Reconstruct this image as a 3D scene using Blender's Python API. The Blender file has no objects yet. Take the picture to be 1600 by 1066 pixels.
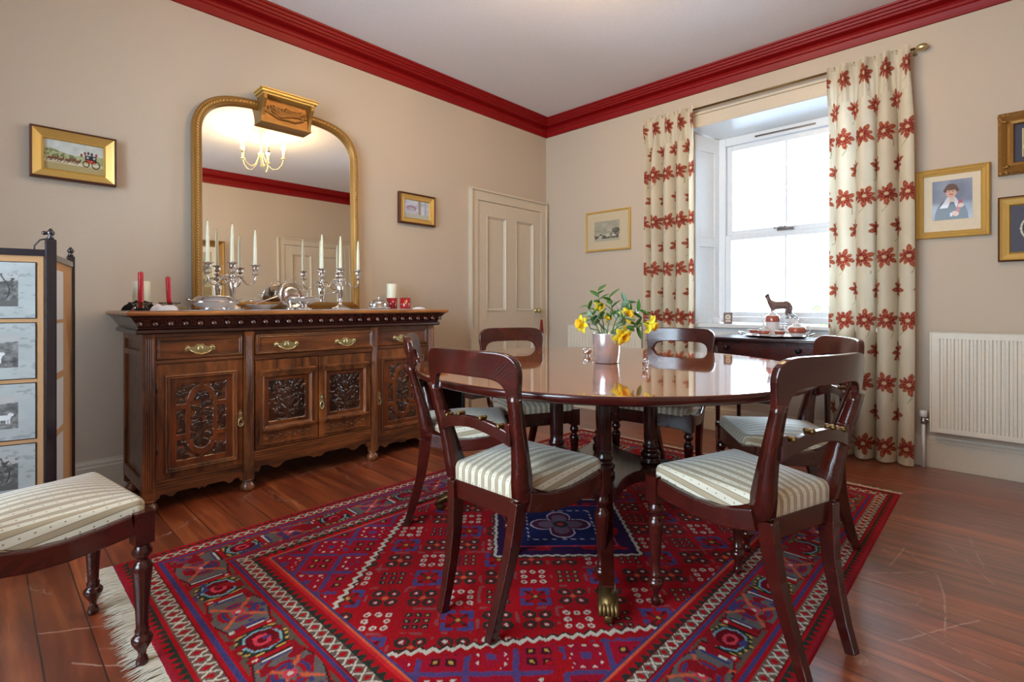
import bpy, bmesh, math, random
import numpy as np
from mathutils import Vector, Matrix
random.seed(7); np.random.seed(7)
PI = math.pi
S = bpy.context.scene
COL = S.collection

# ------------------------------------------------------------------ camera
cd = bpy.data.cameras.new('camera'); cam = bpy.data.objects.new('camera', cd); COL.objects.link(cam)
S.camera = cam
cd.sensor_width = 36.0; cd.lens = 797.0/1600*36; cd.shift_y = -54.5/1600
cd.clip_start = 0.02; cd.clip_end = 100
cam.location = (0, 0, 1.0)
cam.rotation_euler = (PI/2, 0, math.radians(43.83-90))
# ------------------------------------------------------------------ world, exposure, window portals
W = bpy.data.worlds.new('sky'); S.world = W; W.use_nodes = True
bg = W.node_tree.nodes['Background']; bg.inputs[0].default_value = (0.70, 0.86, 1.0, 1); bg.inputs[1].default_value = 9.0
S.view_settings.view_transform = 'Standard'; S.view_settings.look = 'None'
S.view_settings.gamma = 1.0; S.view_settings.use_curve_mapping = False
S.view_settings.exposure = 1.05
BULB = 240.0
S.cycles.use_denoising = True
S.cycles.max_bounces = 10; S.cycles.diffuse_bounces = 6; S.cycles.glossy_bounces = 6
S.cycles.transmission_bounces = 8; S.cycles.transparent_max_bounces = 12
S.cycles.sample_clamp_indirect = 8.0
def portal(name, loc, rot, sx, sy):
    l = bpy.data.lights.new(name, 'AREA'); l.shape = 'RECTANGLE'; l.size = sx; l.size_y = sy
    l.cycles.is_portal = True
    o = bpy.data.objects.new(name, l); COL.objects.link(o); o.location = loc; o.rotation_euler = rot
portal('window_portal', (4.60, 1.24, 1.62), (0, PI/2, 0), 1.70, 1.20)
portal('side_window_portal', (-1.62, 1.30, 1.55), (0, -PI/2, 0), 2.0, 2.2)

# ------------------------------------------------------------------ room numbers
XR, YL, XS, YB, ZC = 4.10, 3.44, -1.40, -0.55, 2.912

# ------------------------------------------------------------------ colour + material helpers
def lin(c):
    c = np.asarray(c, float)/255.0
    return np.where(c <= 0.04045, c/12.92, ((c+0.055)/1.055)**2.4)
def L(r, g, b): return tuple(lin((r, g, b))) + (1.0,)
def newmat(name):
    m = bpy.data.materials.new(name); m.use_nodes = True
    return m, m.node_tree.nodes, m.node_tree.links, m.node_tree.nodes['Principled BSDF']
def plain(name, c, rough=0.5, metal=0.0, coat=0.0, bump=0.0, bscale=60, trans=0.0, ior=1.5, spec=None, emit=None, es=0):
    m, N, K, P = newmat(name)
    P.inputs['Base Color'].default_value = c if len(c) == 4 else (*c, 1)
    P.inputs['Roughness'].default_value = rough; P.inputs['Metallic'].default_value = metal
    P.inputs['Coat Weight'].default_value = coat; P.inputs['Coat Roughness'].default_value = 0.08
    P.inputs['Transmission Weight'].default_value = trans; P.inputs['IOR'].default_value = ior
    if spec is not None: P.inputs['Specular IOR Level'].default_value = spec
    if emit: P.inputs['Emission Color'].default_value = emit; P.inputs['Emission Strength'].default_value = es
    tc = N.new('ShaderNodeTexCoord'); n = N.new('ShaderNodeTexNoise'); n.inputs['Scale'].default_value = bscale
    n.inputs['Detail'].default_value = 3
    K.new(tc.outputs['Object'], n.inputs['Vector'])
    if bump:
        b = N.new('ShaderNodeBump'); b.inputs['Strength'].default_value = bump; b.inputs['Distance'].default_value = 0.004
        K.new(n.outputs['Fac'], b.inputs['Height']); K.new(b.outputs['Normal'], P.inputs['Normal'])
    # faint mottling keeps every surface procedural
    mx = N.new('ShaderNodeMixRGB'); mx.blend_type = 'MULTIPLY'; mx.inputs[0].default_value = 0.12
    mx.inputs[1].default_value = P.inputs['Base Color'].default_value[:]
    K.new(n.outputs['Fac'], mx.inputs[2]); K.new(mx.outputs[0], P.inputs['Base Color'])
    return m
def wood(name, dark, light, scale=(3, 3, 30), rough=0.35, coat=0.3, vcol=False, bump=0.15, wear=None):
    """grain: noise stretched along the small-scale axis"""
    m, N, K, P = newmat(name)
    tc = N.new('ShaderNodeTexCoord'); mp = N.new('ShaderNodeMapping'); mp.inputs['Scale'].default_value = scale
    K.new(tc.outputs['Object'], mp.inputs['Vector'])
    n = N.new('ShaderNodeTexNoise'); n.inputs['Scale'].default_value = 1.0; n.inputs['Detail'].default_value = 8
    n.inputs['Roughness'].default_value = 0.65; n.inputs['Distortion'].default_value = 0.6
    K.new(mp.outputs[0], n.inputs['Vector'])
    r = N.new('ShaderNodeValToRGB'); r.color_ramp.elements[0].position = 0.32; r.color_ramp.elements[1].position = 0.68
    r.color_ramp.elements[0].color = dark; r.color_ramp.elements[1].color = light
    K.new(n.outputs['Fac'], r.inputs[0]); out = r.outputs[0]
    if vcol:
        a = N.new('ShaderNodeAttribute'); a.attribute_name = 'paint'
        mx = N.new('ShaderNodeMixRGB'); mx.blend_type = 'MULTIPLY'; mx.inputs[0].default_value = 1
        K.new(out, mx.inputs[1]); K.new(a.outputs['Color'], mx.inputs[2]); out = mx.outputs[0]
    K.new(out, P.inputs['Base Color'])
    P.inputs['Roughness'].default_value = rough; P.inputs['Coat Weight'].default_value = coat
    P.inputs['Coat Roughness'].default_value = 0.12
    b = N.new('ShaderNodeBump'); b.inputs['Strength'].default_value = bump; b.inputs['Distance'].default_value = 0.001
    K.new(n.outputs['Fac'], b.inputs['Height']); K.new(b.outputs['Normal'], P.inputs['Normal'])
    return m
def painted(name, rough=0.6, coat=0.0, bump=0.0, bscale=400, fuzz=0.0):
    m, N, K, P = newmat(name)
    a = N.new('ShaderNodeAttribute'); a.attribute_name = 'paint'
    tc = N.new('ShaderNodeTexCoord'); n = N.new('ShaderNodeTexNoise'); n.inputs['Scale'].default_value = bscale; n.inputs['Detail'].default_value = 2
    K.new(tc.outputs['Object'], n.inputs['Vector'])
    mx = N.new('ShaderNodeMixRGB'); mx.blend_type = 'MULTIPLY'; mx.inputs[0].default_value = 0.25
    K.new(a.outputs['Color'], mx.inputs[1]); K.new(n.outputs['Fac'], mx.inputs[2]); K.new(mx.outputs[0], P.inputs['Base Color'])
    P.inputs['Roughness'].default_value = rough; P.inputs['Coat Weight'].default_value = coat; P.inputs['Coat Roughness'].default_value = 0.05
    if fuzz:
        P.inputs['Sheen Weight'].default_value = fuzz; P.inputs['Specular IOR Level'].default_value = 0.1
    if bump:
        b = N.new('ShaderNodeBump'); b.inputs['Strength'].default_value = bump; b.inputs['Distance'].default_value = 0.003
        K.new(n.outputs['Fac'], b.inputs['Height']); K.new(b.outputs['Normal'], P.inputs['Normal'])
    return m

M = {}
M['wall'] = plain('wall_paint', L(196, 179, 160), 0.85, bump=0.12, bscale=220)
M['ceil'] = plain('ceiling_paint', L(224, 219, 220), 0.9, bump=0.05)
M['red'] = plain('cornice_red', L(136, 4, 7), 0.5, bump=0.03, spec=.3)
M['cream'] = plain('cream_gloss', L(206, 192, 172), 0.4, bump=0.03)
M['white'] = plain('white_gloss', L(225, 226, 226), 0.3)
M['upvc'] = plain('white_upvc', L(226, 230, 236), 0.25)
M['radiator'] = plain('radiator_enamel', L(222, 212, 194), 0.3)
M['mahog'] = wood('mahogany', L(46, 12, 8), L(74, 20, 11), (5, 5, 9), 0.22, 0.35)
M['mahog_dk'] = wood('dark_mahogany', L(30, 9, 7), L(58, 17, 11), (5, 5, 9), 0.24, 0.4)
M['tabletop'] = wood('tabletop_veneer', L(124, 58, 24), L(196, 116, 60), (14, 2.2, 4), 0.07, 1.0, bump=0.02)
M['tabletop'].node_tree.nodes['Principled BSDF'].inputs['Coat Roughness'].default_value = 0.03
M['oak'] = wood('dark_oak', L(36, 16, 9), L(146, 80, 36), (16, 16, 2.5), 0.33, 0.3, bump=0.3)
M['oak_h'] = wood('dark_oak_crossgrain', L(34, 15, 9), L(134, 72, 32), (2.5, 16, 18), 0.33, 0.3, bump=0.3)
M['oak_top'] = wood('oak_top', L(112, 60, 24), L(186, 120, 62), (2.5, 14, 18), 0.3, 0.4)
M['carve'] = wood('carved_oak', L(50, 22, 11), L(132, 66, 28), (14, 14, 3), 0.28, 0.5, vcol=True, bump=0.2)
M['brass'] = plain('antique_brass', L(206, 190, 140), 0.32, 0.9, bump=0.1)
M['bronze'] = plain('dark_brass', L(112, 88, 52), 0.42, 0.9)
M['iron'] = plain('tarnished_metal', L(92, 86, 88), 0.35, 1.0)
M['silver'] = plain('silver_plate', L(214, 208, 204), 0.12, 1.0)
M['steel'] = plain('polished_steel', L(236, 238, 242), 0.24, 0.78)
M['chrome'] = plain('chrome', L(205, 205, 208), 0.1, 1.0)
M['gilt'] = plain('gilt', L(160, 116, 58), 0.42, 0.6, bump=0.5, bscale=140)
M['gilt_lt'] = plain('pale_gilt', L(216, 176, 98), 0.36, 0.5, bump=0.06, bscale=160)
M['gilt_dk'] = plain('dark_gilt_edge', L(92, 48, 26), 0.45, 0.35, bump=0.6, bscale=170)
M['bronze_paint'] = plain('bronze_paint', L(150, 100, 44), 0.4, 0.5, bump=0.7, bscale=60)
M['black'] = plain('black_cloth', L(16, 15, 18), 0.9)
M['blackm'] = plain('black_metal', L(26, 26, 30), 0.35, 0.3)
M['ebon'] = plain('ebonised_wood', L(34, 24, 30), 0.25, coat=0.5)
M['candle'] = plain('ivory_wax', L(232, 230, 206), 0.45); M['candle'].node_tree.nodes['Principled BSDF'].inputs['Subsurface Weight'].default_value = 0.2
M['wax_red'] = plain('red_wax', L(190, 14, 38), 0.3)
M['wick'] = plain('wick', L(60, 50, 45), 0.9)
M['votive'] = plain('red_glass_painted', L(150, 8, 20), 0.12, coat=0.6)
M['linen'] = plain('white_linen', L(226, 220, 222), 0.85, bump=0.3, bscale=300)
M['mat_cream'] = plain('cream_mount', L(222, 206, 180), 0.8)
M['mat_tan'] = plain('tan_mount', L(196, 178, 148), 0.85)
M['mat_dark'] = plain('dark_mount', L(56, 50, 66), 0.6)
M['hessian'] = plain('tan_hessian', L(198, 150, 104), 0.9, bump=0.6, bscale=500)
M['glassstem'] = plain('green_stem', L(92, 122, 60), 0.5)
M['leaf'] = plain('leaf_green', L(70, 122, 42), 0.45)
M['leaf_lt'] = plain('leaf_pale', L(132, 160, 128), 0.5)
M['daff'] = plain('daffodil_yellow', L(255, 226, 52), 0.5); M['daff'].node_tree.nodes['Principled BSDF'].inputs['Subsurface Weight'].default_value = 0.15
M['daff2'] = plain('daffodil_trumpet', L(255, 196, 16), 0.5)
M['china'] = plain('white_china', L(226, 222, 224), 0.12, coat=0.5)
M['china_red'] = plain('red_china_band', L(166, 84, 66), 0.15, coat=0.5)
M['deer'] = plain('bronze_deer', L(112, 84, 76), 0.4, 0.4)
M['posy'] = plain('posy_china', L(170, 176, 178), 0.4)
M['bulb'] = plain('lit_bulb', (1, .8, .5, 1), 0.3, emit=(1.0, 0.70, 0.34, 1), es=BULB)
M['lampcream'] = plain('cream_metal', L(214, 196, 150), 0.35, 0.2)
M['dryfloor'] = None
M['fringe'] = plain('cotton_fringe', L(206, 196, 178), 0.95)
M['shawl'] = plain('grey_sheer_cloth', L(112, 118, 116), 0.8)
M['tassel'] = plain('red_tassel', L(150, 40, 24), 0.9)
M['earth'] = plain('garden_green', L(110, 160, 90), 0.8); M['gravel'] = plain('pale_gravel', L(196, 200, 214), 0.9)
M['paint'] = painted('painted_surface', 0.55, 0.4)
M['print'] = painted('printed_paper', 0.75, 0.25)
M['rug'] = painted('rug_wool', 0.95, 0.0, bump=0.6, bscale=380)
M['rug'].node_tree.nodes['Principled BSDF'].inputs['Specular IOR Level'].default_value = 0.12
M['mirror'] = None
m, N, K, P = newmat('mirror_silver'); P.inputs['Base Color'].default_value = (.86, .85, .80, 1); P.inputs['Metallic'].default_value = 1; P.inputs['Roughness'].default_value = 0.0; M['mirror'] = m
def thin_glass(name, tint=(1, 1, 1, 1), rough=0.0):
    m = bpy.data.materials.new(name); m.use_nodes = True; N = m.node_tree.nodes; K = m.node_tree.links; N.clear()
    o = N.new('ShaderNodeOutputMaterial'); t = N.new('ShaderNodeBsdfTransparent'); t.inputs[0].default_value = tint
    g = N.new('ShaderNodeBsdfGlossy'); g.inputs['Roughness'].default_value = rough
    f = N.new('ShaderNodeFresnel'); f.inputs[0].default_value = 1.45 if name == 'window_glass' else 1.22; x = N.new('ShaderNodeMixShader')
    K.new(f.outputs[0], x.inputs[0]); K.new(t.outputs[0], x.inputs[1]); K.new(g.outputs[0], x.inputs[2]); K.new(x.outputs[0], o.inputs[0])
    return m
M['pane'] = thin_glass('window_glass', (.97, .99, 1, 1))
M['glass'] = thin_glass('clear_glass', (.96, .97, .97, 1), 0.02)

# floor boards: run along Y, 118 mm wide
def floor_mat():
    m, N, K, P = newmat('pine_floorboards')
    tc = N.new('ShaderNodeTexCoord'); sp = N.new('ShaderNodeSeparateXYZ'); K.new(tc.outputs['Object'], sp.inputs[0])
    def mth(op, a, b=None, c=None):
        n = N.new('ShaderNodeMath'); n.operation = op
        for i, v in enumerate((a, b, c)):
            if v is None: continue
            if isinstance(v, (int, float)): n.inputs[i].default_value = v
            else: K.new(v, n.inputs[i])
        return n.outputs[0]
    t = mth('DIVIDE', sp.outputs['X'], 0.118); idx = mth('FLOOR', t); fr = mth('FRACT', t)
    cx = N.new('ShaderNodeCombineXYZ')
    K.new(mth('MULTIPLY', sp.outputs['X'], 22.0), cx.inputs[0]); K.new(mth('ADD', mth('MULTIPLY', sp.outputs['Y'], 1.6), mth('MULTIPLY', idx, 7.3)), cx.inputs[1])
    n = N.new('ShaderNodeTexNoise'); n.inputs['Scale'].default_value = 1; n.inputs['Detail'].default_value = 8; n.inputs['Roughness'].default_value = .62; n.inputs['Distortion'].default_value = 0.5
    K.new(cx.outputs[0], n.inputs['Vector'])
    r = N.new('ShaderNodeValToRGB'); e = r.color_ramp.elements
    e[0].position = .28; e[0].color = L(86, 31, 12); e[1].position = .74; e[1].color = L(180, 96, 46)
    k = e.new(.5); k.color = L(130, 55, 23)
    K.new(n.outputs['Fac'], r.inputs[0])
    wn = N.new('ShaderNodeTexWhiteNoise'); wn.noise_dimensions = '1D'; K.new(idx, wn.inputs['W'])
    v = mth('MULTIPLY_ADD', wn.outputs['Value'], 0.5, 0.72)
    hv = N.new('ShaderNodeHueSaturation'); K.new(v, hv.inputs['Value']); K.new(r.outputs[0], hv.inputs['Color'])
    gap = mth('MAXIMUM', mth('LESS_THAN', fr, 0.022), mth('GREATER_THAN', fr, 0.985))
    # scuffs and knots
    sn = N.new('ShaderNodeTexNoise'); sn.inputs['Scale'].default_value = 1.6; sn.inputs['Detail'].default_value = 6; sn.inputs['Roughness'].default_value = .7; K.new(tc.outputs['Object'], sn.inputs['Vector'])
    vo = N.new('ShaderNodeTexVoronoi'); vo.feature = 'DISTANCE_TO_EDGE'; vo.inputs['Scale'].default_value = 2.6
    ds = N.new('ShaderNodeMixRGB'); ds.blend_type = 'ADD'; ds.inputs[0].default_value = .35
    K.new(tc.outputs['Object'], ds.inputs[1]); K.new(sn.outputs['Color'], ds.inputs[2]); K.new(ds.outputs[0], vo.inputs['Vector'])
    scr = mth('MULTIPLY', mth('LESS_THAN', vo.outputs['Distance'], 0.006), mth('GREATER_THAN', sn.outputs['Fac'], 0.52))
    # long furniture scratches in the boards to the right of the rug
    segs = [((2.646, .29), (2.385, .312)), ((2.62, .28), (2.457, .171)), ((2.457, .171), (2.308, .144)), ((2.308, .144), (1.984, .119)), ((2.46, .20), (2.30, .36)), ((2.05, .30), (1.93, .02)),
            ((2.80, .16), (2.52, .02)), ((2.20, .05), (1.90, .22)), ((2.95, .10), (2.66, .05)), ((1.86, .16), (1.80, -.05)), ((.40, 1.62), (.18, 1.88)), ((.12, 2.12), (.34, 1.98)), ((.02, 1.70), (.10, 1.44))]
    acc = None
    for (ax_, ay_), (bx_, by_) in segs:
        dx_, dy_ = bx_-ax_, by_-ay_; q_ = dx_*dx_+dy_*dy_
        u_ = mth('ADD', mth('MULTIPLY', sp.outputs['X'], dx_/q_), mth('MULTIPLY_ADD', sp.outputs['Y'], dy_/q_, -(ax_*dx_+ay_*dy_)/q_))
        cl_ = N.new('ShaderNodeClamp'); K.new(u_, cl_.inputs[0]); u_ = cl_.outputs[0]
        ex_ = mth('SUBTRACT', mth('SUBTRACT', sp.outputs['X'], ax_), mth('MULTIPLY', u_, dx_)); ey_ = mth('SUBTRACT', mth('SUBTRACT', sp.outputs['Y'], ay_), mth('MULTIPLY', u_, dy_))
        wob_ = mth('MULTIPLY', mth('SUBTRACT', sn.outputs['Fac'], .5), .05)
        d_ = mth('ADD', mth('POWER', mth('ADD', ex_, wob_), 2.0), mth('POWER', mth('ADD', ey_, wob_), 2.0))
        hit = mth('LESS_THAN', d_, .0028**2); acc = hit if acc is None else mth('MAXIMUM', acc, hit)
    wide = N.new('ShaderNodeTexNoise'); wide.inputs['Scale'].default_value = 3.0; wide.inputs['Detail'].default_value = 9; wide.inputs['Roughness'].default_value = .8; K.new(tc.outputs['Object'], wide.inputs['Vector'])
    scf = mth('MULTIPLY', mth('MULTIPLY', mth('SUBTRACT', wide.outputs['Fac'], .50), 2.2), mth('LESS_THAN', sp.outputs['Y'], .45)); c2_ = N.new('ShaderNodeClamp'); K.new(scf, c2_.inputs[0])
    scr = mth('MAXIMUM', mth('MAXIMUM', scr, mth('MULTIPLY', acc, 1.4)), c2_.outputs[0])
    m1 = N.new('ShaderNodeMixRGB'); K.new(mth('MULTIPLY', scr, .42), m1.inputs[0]); K.new(hv.outputs[0], m1.inputs[1]); m1.inputs[2].default_value = L(190, 150, 130)
    kn = N.new('ShaderNodeTexVoronoi'); kn.inputs['Scale'].default_value = 1.0
    kc = N.new('ShaderNodeCombineXYZ'); K.new(mth('MULTIPLY', sp.outputs['X'], 8.47), kc.inputs[0]); K.new(mth('MULTIPLY', sp.outputs['Y'], 3.2), kc.inputs[1]); K.new(kc.outputs[0], kn.inputs['Vector'])
    knot = mth('LESS_THAN', kn.outputs['Distance'], 0.10)
    m2 = N.new('ShaderNodeMixRGB'); K.new(mth('MULTIPLY', knot, .6), m2.inputs[0]); K.new(m1.outputs[0], m2.inputs[1]); m2.inputs[2].default_value = L(52, 18, 10)
    m3 = N.new('ShaderNodeMixRGB'); K.new(mth('MULTIPLY', gap, .85), m3.inputs[0]); K.new(m2.outputs[0], m3.inputs[1]); m3.inputs[2].default_value = L(22, 8, 5)
    K.new(m3.outputs[0], P.inputs['Base Color'])
    K.new(mth('ADD', mth('MULTIPLY', sn.outputs['Fac'], 0.34), mth('MULTIPLY_ADD', scr, .2, .20)), P.inputs['Roughness'])
    P.inputs['Coat Weight'].default_value = 1.0; P.inputs['Coat Roughness'].default_value = 0.38; P.inputs['Coat IOR'].default_value = 1.6
    b = N.new('ShaderNodeBump'); b.inputs['Strength'].default_value = .35; b.inputs['Distance'].default_value = .002
    K.new(mth('SUBTRACT', mth('MULTIPLY', n.outputs['Fac'], .3), gap), b.inputs['Height']); K.new(b.outputs['Normal'], P.inputs['Normal'])
    return m
M['floor'] = floor_mat()

# seat stripe: uses the float attribute 'across' (metres measured across the cloth)
def stripe_mat():
    m, N, K, P = newmat('striped_seat_fabric')
    a = N.new('ShaderNodeAttribute'); a.attribute_name = 'across'
    al = N.new('ShaderNodeAttribute'); al.attribute_name = 'along'
    def mth(op, a, b=None):
        n = N.new('ShaderNodeMath'); n.operation = op
        for i, v in enumerate((a, b)):
            if v is None: continue
            if isinstance(v, (int, float)): n.inputs[i].default_value = v
            else: K.new(v, n.inputs[i])
        return n.outputs[0]
    f = mth('FRACT', mth('DIVIDE', a.outputs['Fac'], 0.031))
    r = N.new('ShaderNodeValToRGB'); r.color_ramp.interpolation = 'LINEAR'; e = r.color_ramp.elements
    cream = L(212, 200, 176); tan = L(168, 148, 118); line = L(118, 98, 74)
    e[0].position = 0; e[0].color = line; e[1].position = 1; e[1].color = line
    for p, c in ((.04, tan), (.36, tan), (.40, line), (.44, cream), (.94, cream), (.98, line)):
        k = e.new(p); k.color = c
    K.new(f, r.inputs[0])
    g = mth('FRACT', mth('DIVIDE', al.outputs['Fac'], 0.028))
    dx = mth('MULTIPLY', mth('SUBTRACT', f, .69), 0.031); dy = mth('MULTIPLY', mth('SUBTRACT', g, .5), 0.028)
    d = mth('LESS_THAN', mth('ADD', mth('MULTIPLY', dx, dx), mth('MULTIPLY', mth('MULTIPLY', dy, dy), .5)), 0.0000030)
    mx = N.new('ShaderNodeMixRGB'); K.new(mth('MULTIPLY', d, .8), mx.inputs[0]); K.new(r.outputs[0], mx.inputs[1]); mx.inputs[2].default_value = L(112, 94, 70)
    K.new(mx.outputs[0], P.inputs['Base Color']); P.inputs['Roughness'].default_value = .55
    P.inputs['Sheen Weight'].default_value = .3
    n = N.new('ShaderNodeTexNoise'); n.inputs['Scale'].default_value = 500; tc = N.new('ShaderNodeTexCoord'); K.new(tc.outputs['Object'], n.inputs['Vector'])
    b = N.new('ShaderNodeBump'); b.inputs['Strength'].default_value = .25; b.inputs['Distance'].default_value = .001
    K.new(n.outputs['Fac'], b.inputs['Height']); K.new(b.outputs['Normal'], P.inputs['Normal'])
    return m
M['stripe'] = stripe_mat()

def curtain_mat():
    m = bpy.data.materials.new('floral_curtain_linen'); m.use_nodes = True; N = m.node_tree.nodes; K = m.node_tree.links
    P = N['Principled BSDF']; o = N['Material Output']
    a = N.new('ShaderNodeAttribute'); a.attribute_name = 'paint'
    n = N.new('ShaderNodeTexNoise'); n.inputs['Scale'].default_value = 300; tc = N.new('ShaderNodeTexCoord'); K.new(tc.outputs['Object'], n.inputs['Vector'])
    K.new(a.outputs['Color'], P.inputs['Base Color']); P.inputs['Roughness'].default_value = .85
    t = N.new('ShaderNodeBsdfTranslucent'); K.new(a.outputs['Color'], t.inputs[0])
    x = N.new('ShaderNodeMixShader'); x.inputs[0].default_value = .36
    b = N.new('ShaderNodeBump'); b.inputs['Strength'].default_value = .3; b.inputs['Distance'].default_value = .002
    K.new(n.outputs['Fac'], b.inputs['Height']); K.new(b.outputs['Normal'], P.inputs['Normal'])
    K.new(P.outputs[0], x.inputs[1]); K.new(t.outputs[0], x.inputs[2]); K.new(x.outputs[0], o.inputs[0])
    return m
M['curtain'] = curtain_mat()

# ------------------------------------------------------------------ object helpers
def tag(o, label=None, cat=None, group=None, kind=None):
    if label: o['label'] = label
    if cat: o['category'] = cat
    if group: o['group'] = group
    if kind: o['kind'] = kind
    return o
def thing(name, loc=(0, 0, 0), rz=0.0, label=None, cat=None, group=None, kind=None, rot=None):
    o = bpy.data.objects.new(name, None); COL.objects.link(o); o.empty_display_size = .05
    o.location = loc; o.rotation_euler = rot if rot else (0, 0, rz)
    return tag(o, label, cat, group, kind)
def copy_tree(o, parent=None):
    c = o.copy(); COL.objects.link(c); c.parent = parent
    for ch in list(o.children): copy_tree(ch, c)
    return c

class MB:
    """mesh builder: collects shapes, builds ONE object"""
    def __init__(s): s.v = []; s.f = []; s.sm = []
    def add(s, vs, fs, smooth=False):
        b = len(s.v); s.v += [tuple(map(float, p)) for p in vs]
        s.f += [tuple(b+i for i in f) for f in fs]; s.sm += [smooth]*len(fs); return s
    def box(s, x0, x1, y0, y1, z0, z1):
        vs = [(x, y, z) for z in (z0, z1) for y in (y0, y1) for x in (x0, x1)]
        return s.add(vs, [(0, 2, 3, 1), (4, 5, 7, 6), (0, 1, 5, 4), (2, 6, 7, 3), (0, 4, 6, 2), (1, 3, 7, 5)])
    def lathe(s, prof, n=24, c=(0, 0), mod=None, sx=1, sy=1, smooth=True):
        """profile of (r, z) from bottom to top, around a vertical axis"""
        vs = []; fs = []
        for (r, z) in prof:
            for k in range(n):
                a = 2*PI*k/n; rr = r*(mod(a, z) if mod else 1)
                vs.append((c[0]+rr*math.cos(a)*sx, c[1]+rr*math.sin(a)*sy, z))
        for i in range(len(prof)-1):
            for k in range(n): fs.append((i*n+k, i*n+(k+1) % n, (i+1)*n+(k+1) % n, (i+1)*n+k))
        if prof[0][0] > 1e-5: fs.append(tuple(range(n-1, -1, -1)))
        if prof[-1][0] > 1e-5: fs.append(tuple((len(prof)-1)*n+k for k in range(n)))
        return s.add(vs, fs, smooth)
    def tube(s, path, r, n=10, flat=1.0, closed=False, smooth=True, up=None):
        pts = [Vector(p) for p in path]; m = len(pts); vs = []; fs = []
        rs = r if hasattr(r, '__len__') else [r]*m
        nrm = None
        for i, p in enumerate(pts):
            if closed: t = pts[(i+1) % m]-pts[i-1]
            else: t = pts[min(i+1, m-1)]-pts[max(i-1, 0)]
            t.normalize()
            if nrm is None:
                nrm = Vector(up) if up else (Vector((0, 0, 1)) if abs(t.z) < .9 else Vector((1, 0, 0)))
            nrm = (nrm - t*nrm.dot(t))
            if nrm.length < 1e-6: nrm = t.orthogonal()
            nrm.normalize(); b = t.cross(nrm)
            for k in range(n):
                a = 2*PI*k/n; vs.append(p+nrm*math.cos(a)*rs[i]+b*math.sin(a)*rs[i]*flat)
        for i in range(m if closed else m-1):
            j = (i+1) % m
            for k in range(n): fs.append((i*n+k, i*n+(k+1) % n, j*n+(k+1) % n, j*n+k))
        if not closed: fs += [tuple(range(n-1, -1, -1)), tuple((m-1)*n+k for k in range(n))]
        return s.add(vs, fs, smooth)
    def bar(s, path, w, h, up=(0, 0, 1), smooth=False, side=None):
        """rectangular section swept along a path; w across `side`, h along the other normal (lists allowed)"""
        pts = [Vector(p) for p in path]; m = len(pts); vs = []
        ws = w if hasattr(w, '__len__') else [w]*m; hs = h if hasattr(h, '__len__') else [h]*m
        for i, p in enumerate(pts):
            t = (pts[min(i+1, m-1)]-pts[max(i-1, 0)]).normalized()
            sd = Vector(side) if side else t.cross(Vector(up))
            sd = (sd-t*sd.dot(t)).normalized(); u = sd.cross(t).normalized()
            for a, b in ((-1, -1), (1, -1), (1, 1), (-1, 1)): vs.append(p+sd*a*ws[i]/2+u*b*hs[i]/2)
        fs = [(3, 2, 1, 0), tuple((m-1)*4+k for k in range(4))]
        for i in range(m-1):
            for k in range(4): fs.append((i*4+k, i*4+(k+1) % 4, (i+1)*4+(k+1) % 4, (i+1)*4+k))
        return s.add(vs, fs, smooth)
    def prism(s, poly, y0, y1):
        """polygon in (x, z), extruded along y; poly counter-clockwise seen from -y"""
        n = len(poly); vs = [(p[0], y0, p[1]) for p in poly]+[(p[0], y1, p[1]) for p in poly]
        fs = [tuple(range(n)), tuple(range(2*n-1, n-1, -1))]+[(i, n+i, n+(i+1) % n, (i+1) % n) for i in range(n)]
        return s.add(vs, fs)
    def ellipsoid(s, c, r, n=16, m=10, rot=None):
        vs = []; fs = []
        for i in range(m+1):
            th = PI*i/m
            for k in range(n):
                a = 2*PI*k/n; p = Vector((r[0]*math.sin(th)*math.cos(a), r[1]*math.sin(th)*math.sin(a), -r[2]*math.cos(th)))
                if rot: p = rot @ p
                vs.append(p+Vector(c))
        for i in range(m):
            for k in range(n): fs.append((i*n+k, i*n+(k+1) % n, (i+1)*n+(k+1) % n, (i+1)*n+k))
        return s.add(vs, fs, True)
    def build(s, name, mat, parent=None, world=False, bevel=0.0, seg=2, sub=0, xf=None):
        off = Vector((0, 0, 0))
        vs = s.v
        if xf is not None: vs = [tuple(xf @ Vector(p)) for p in vs]
        if world:
            r = parent
            while r.parent: r = r.parent
            off = r.location; vs = [(p[0]-off.x, p[1]-off.y, p[2]-off.z) for p in vs]
        me = bpy.data.meshes.new(name); me.from_pydata(vs, [], s.f); me.update()
        me.polygons.foreach_set('use_smooth', s.sm)
        bm = bmesh.new(); bm.from_mesh(me)
        bmesh.ops.recalc_face_normals(bm, faces=bm.faces)
        bm.to_mesh(me); bm.free()
        me.materials.append(mat)
        o = bpy.data.objects.new(name, me); COL.objects.link(o); o.parent = parent
        if bevel:
            md = o.modifiers.new('bevel', 'BEVEL'); md.width = bevel; md.segments = seg; md.limit_method = 'ANGLE'; md.angle_limit = math.radians(35)
        if sub:
            md = o.modifiers.new('subd', 'SUBSURF'); md.levels = sub; md.render_levels = sub
        return o

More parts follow.
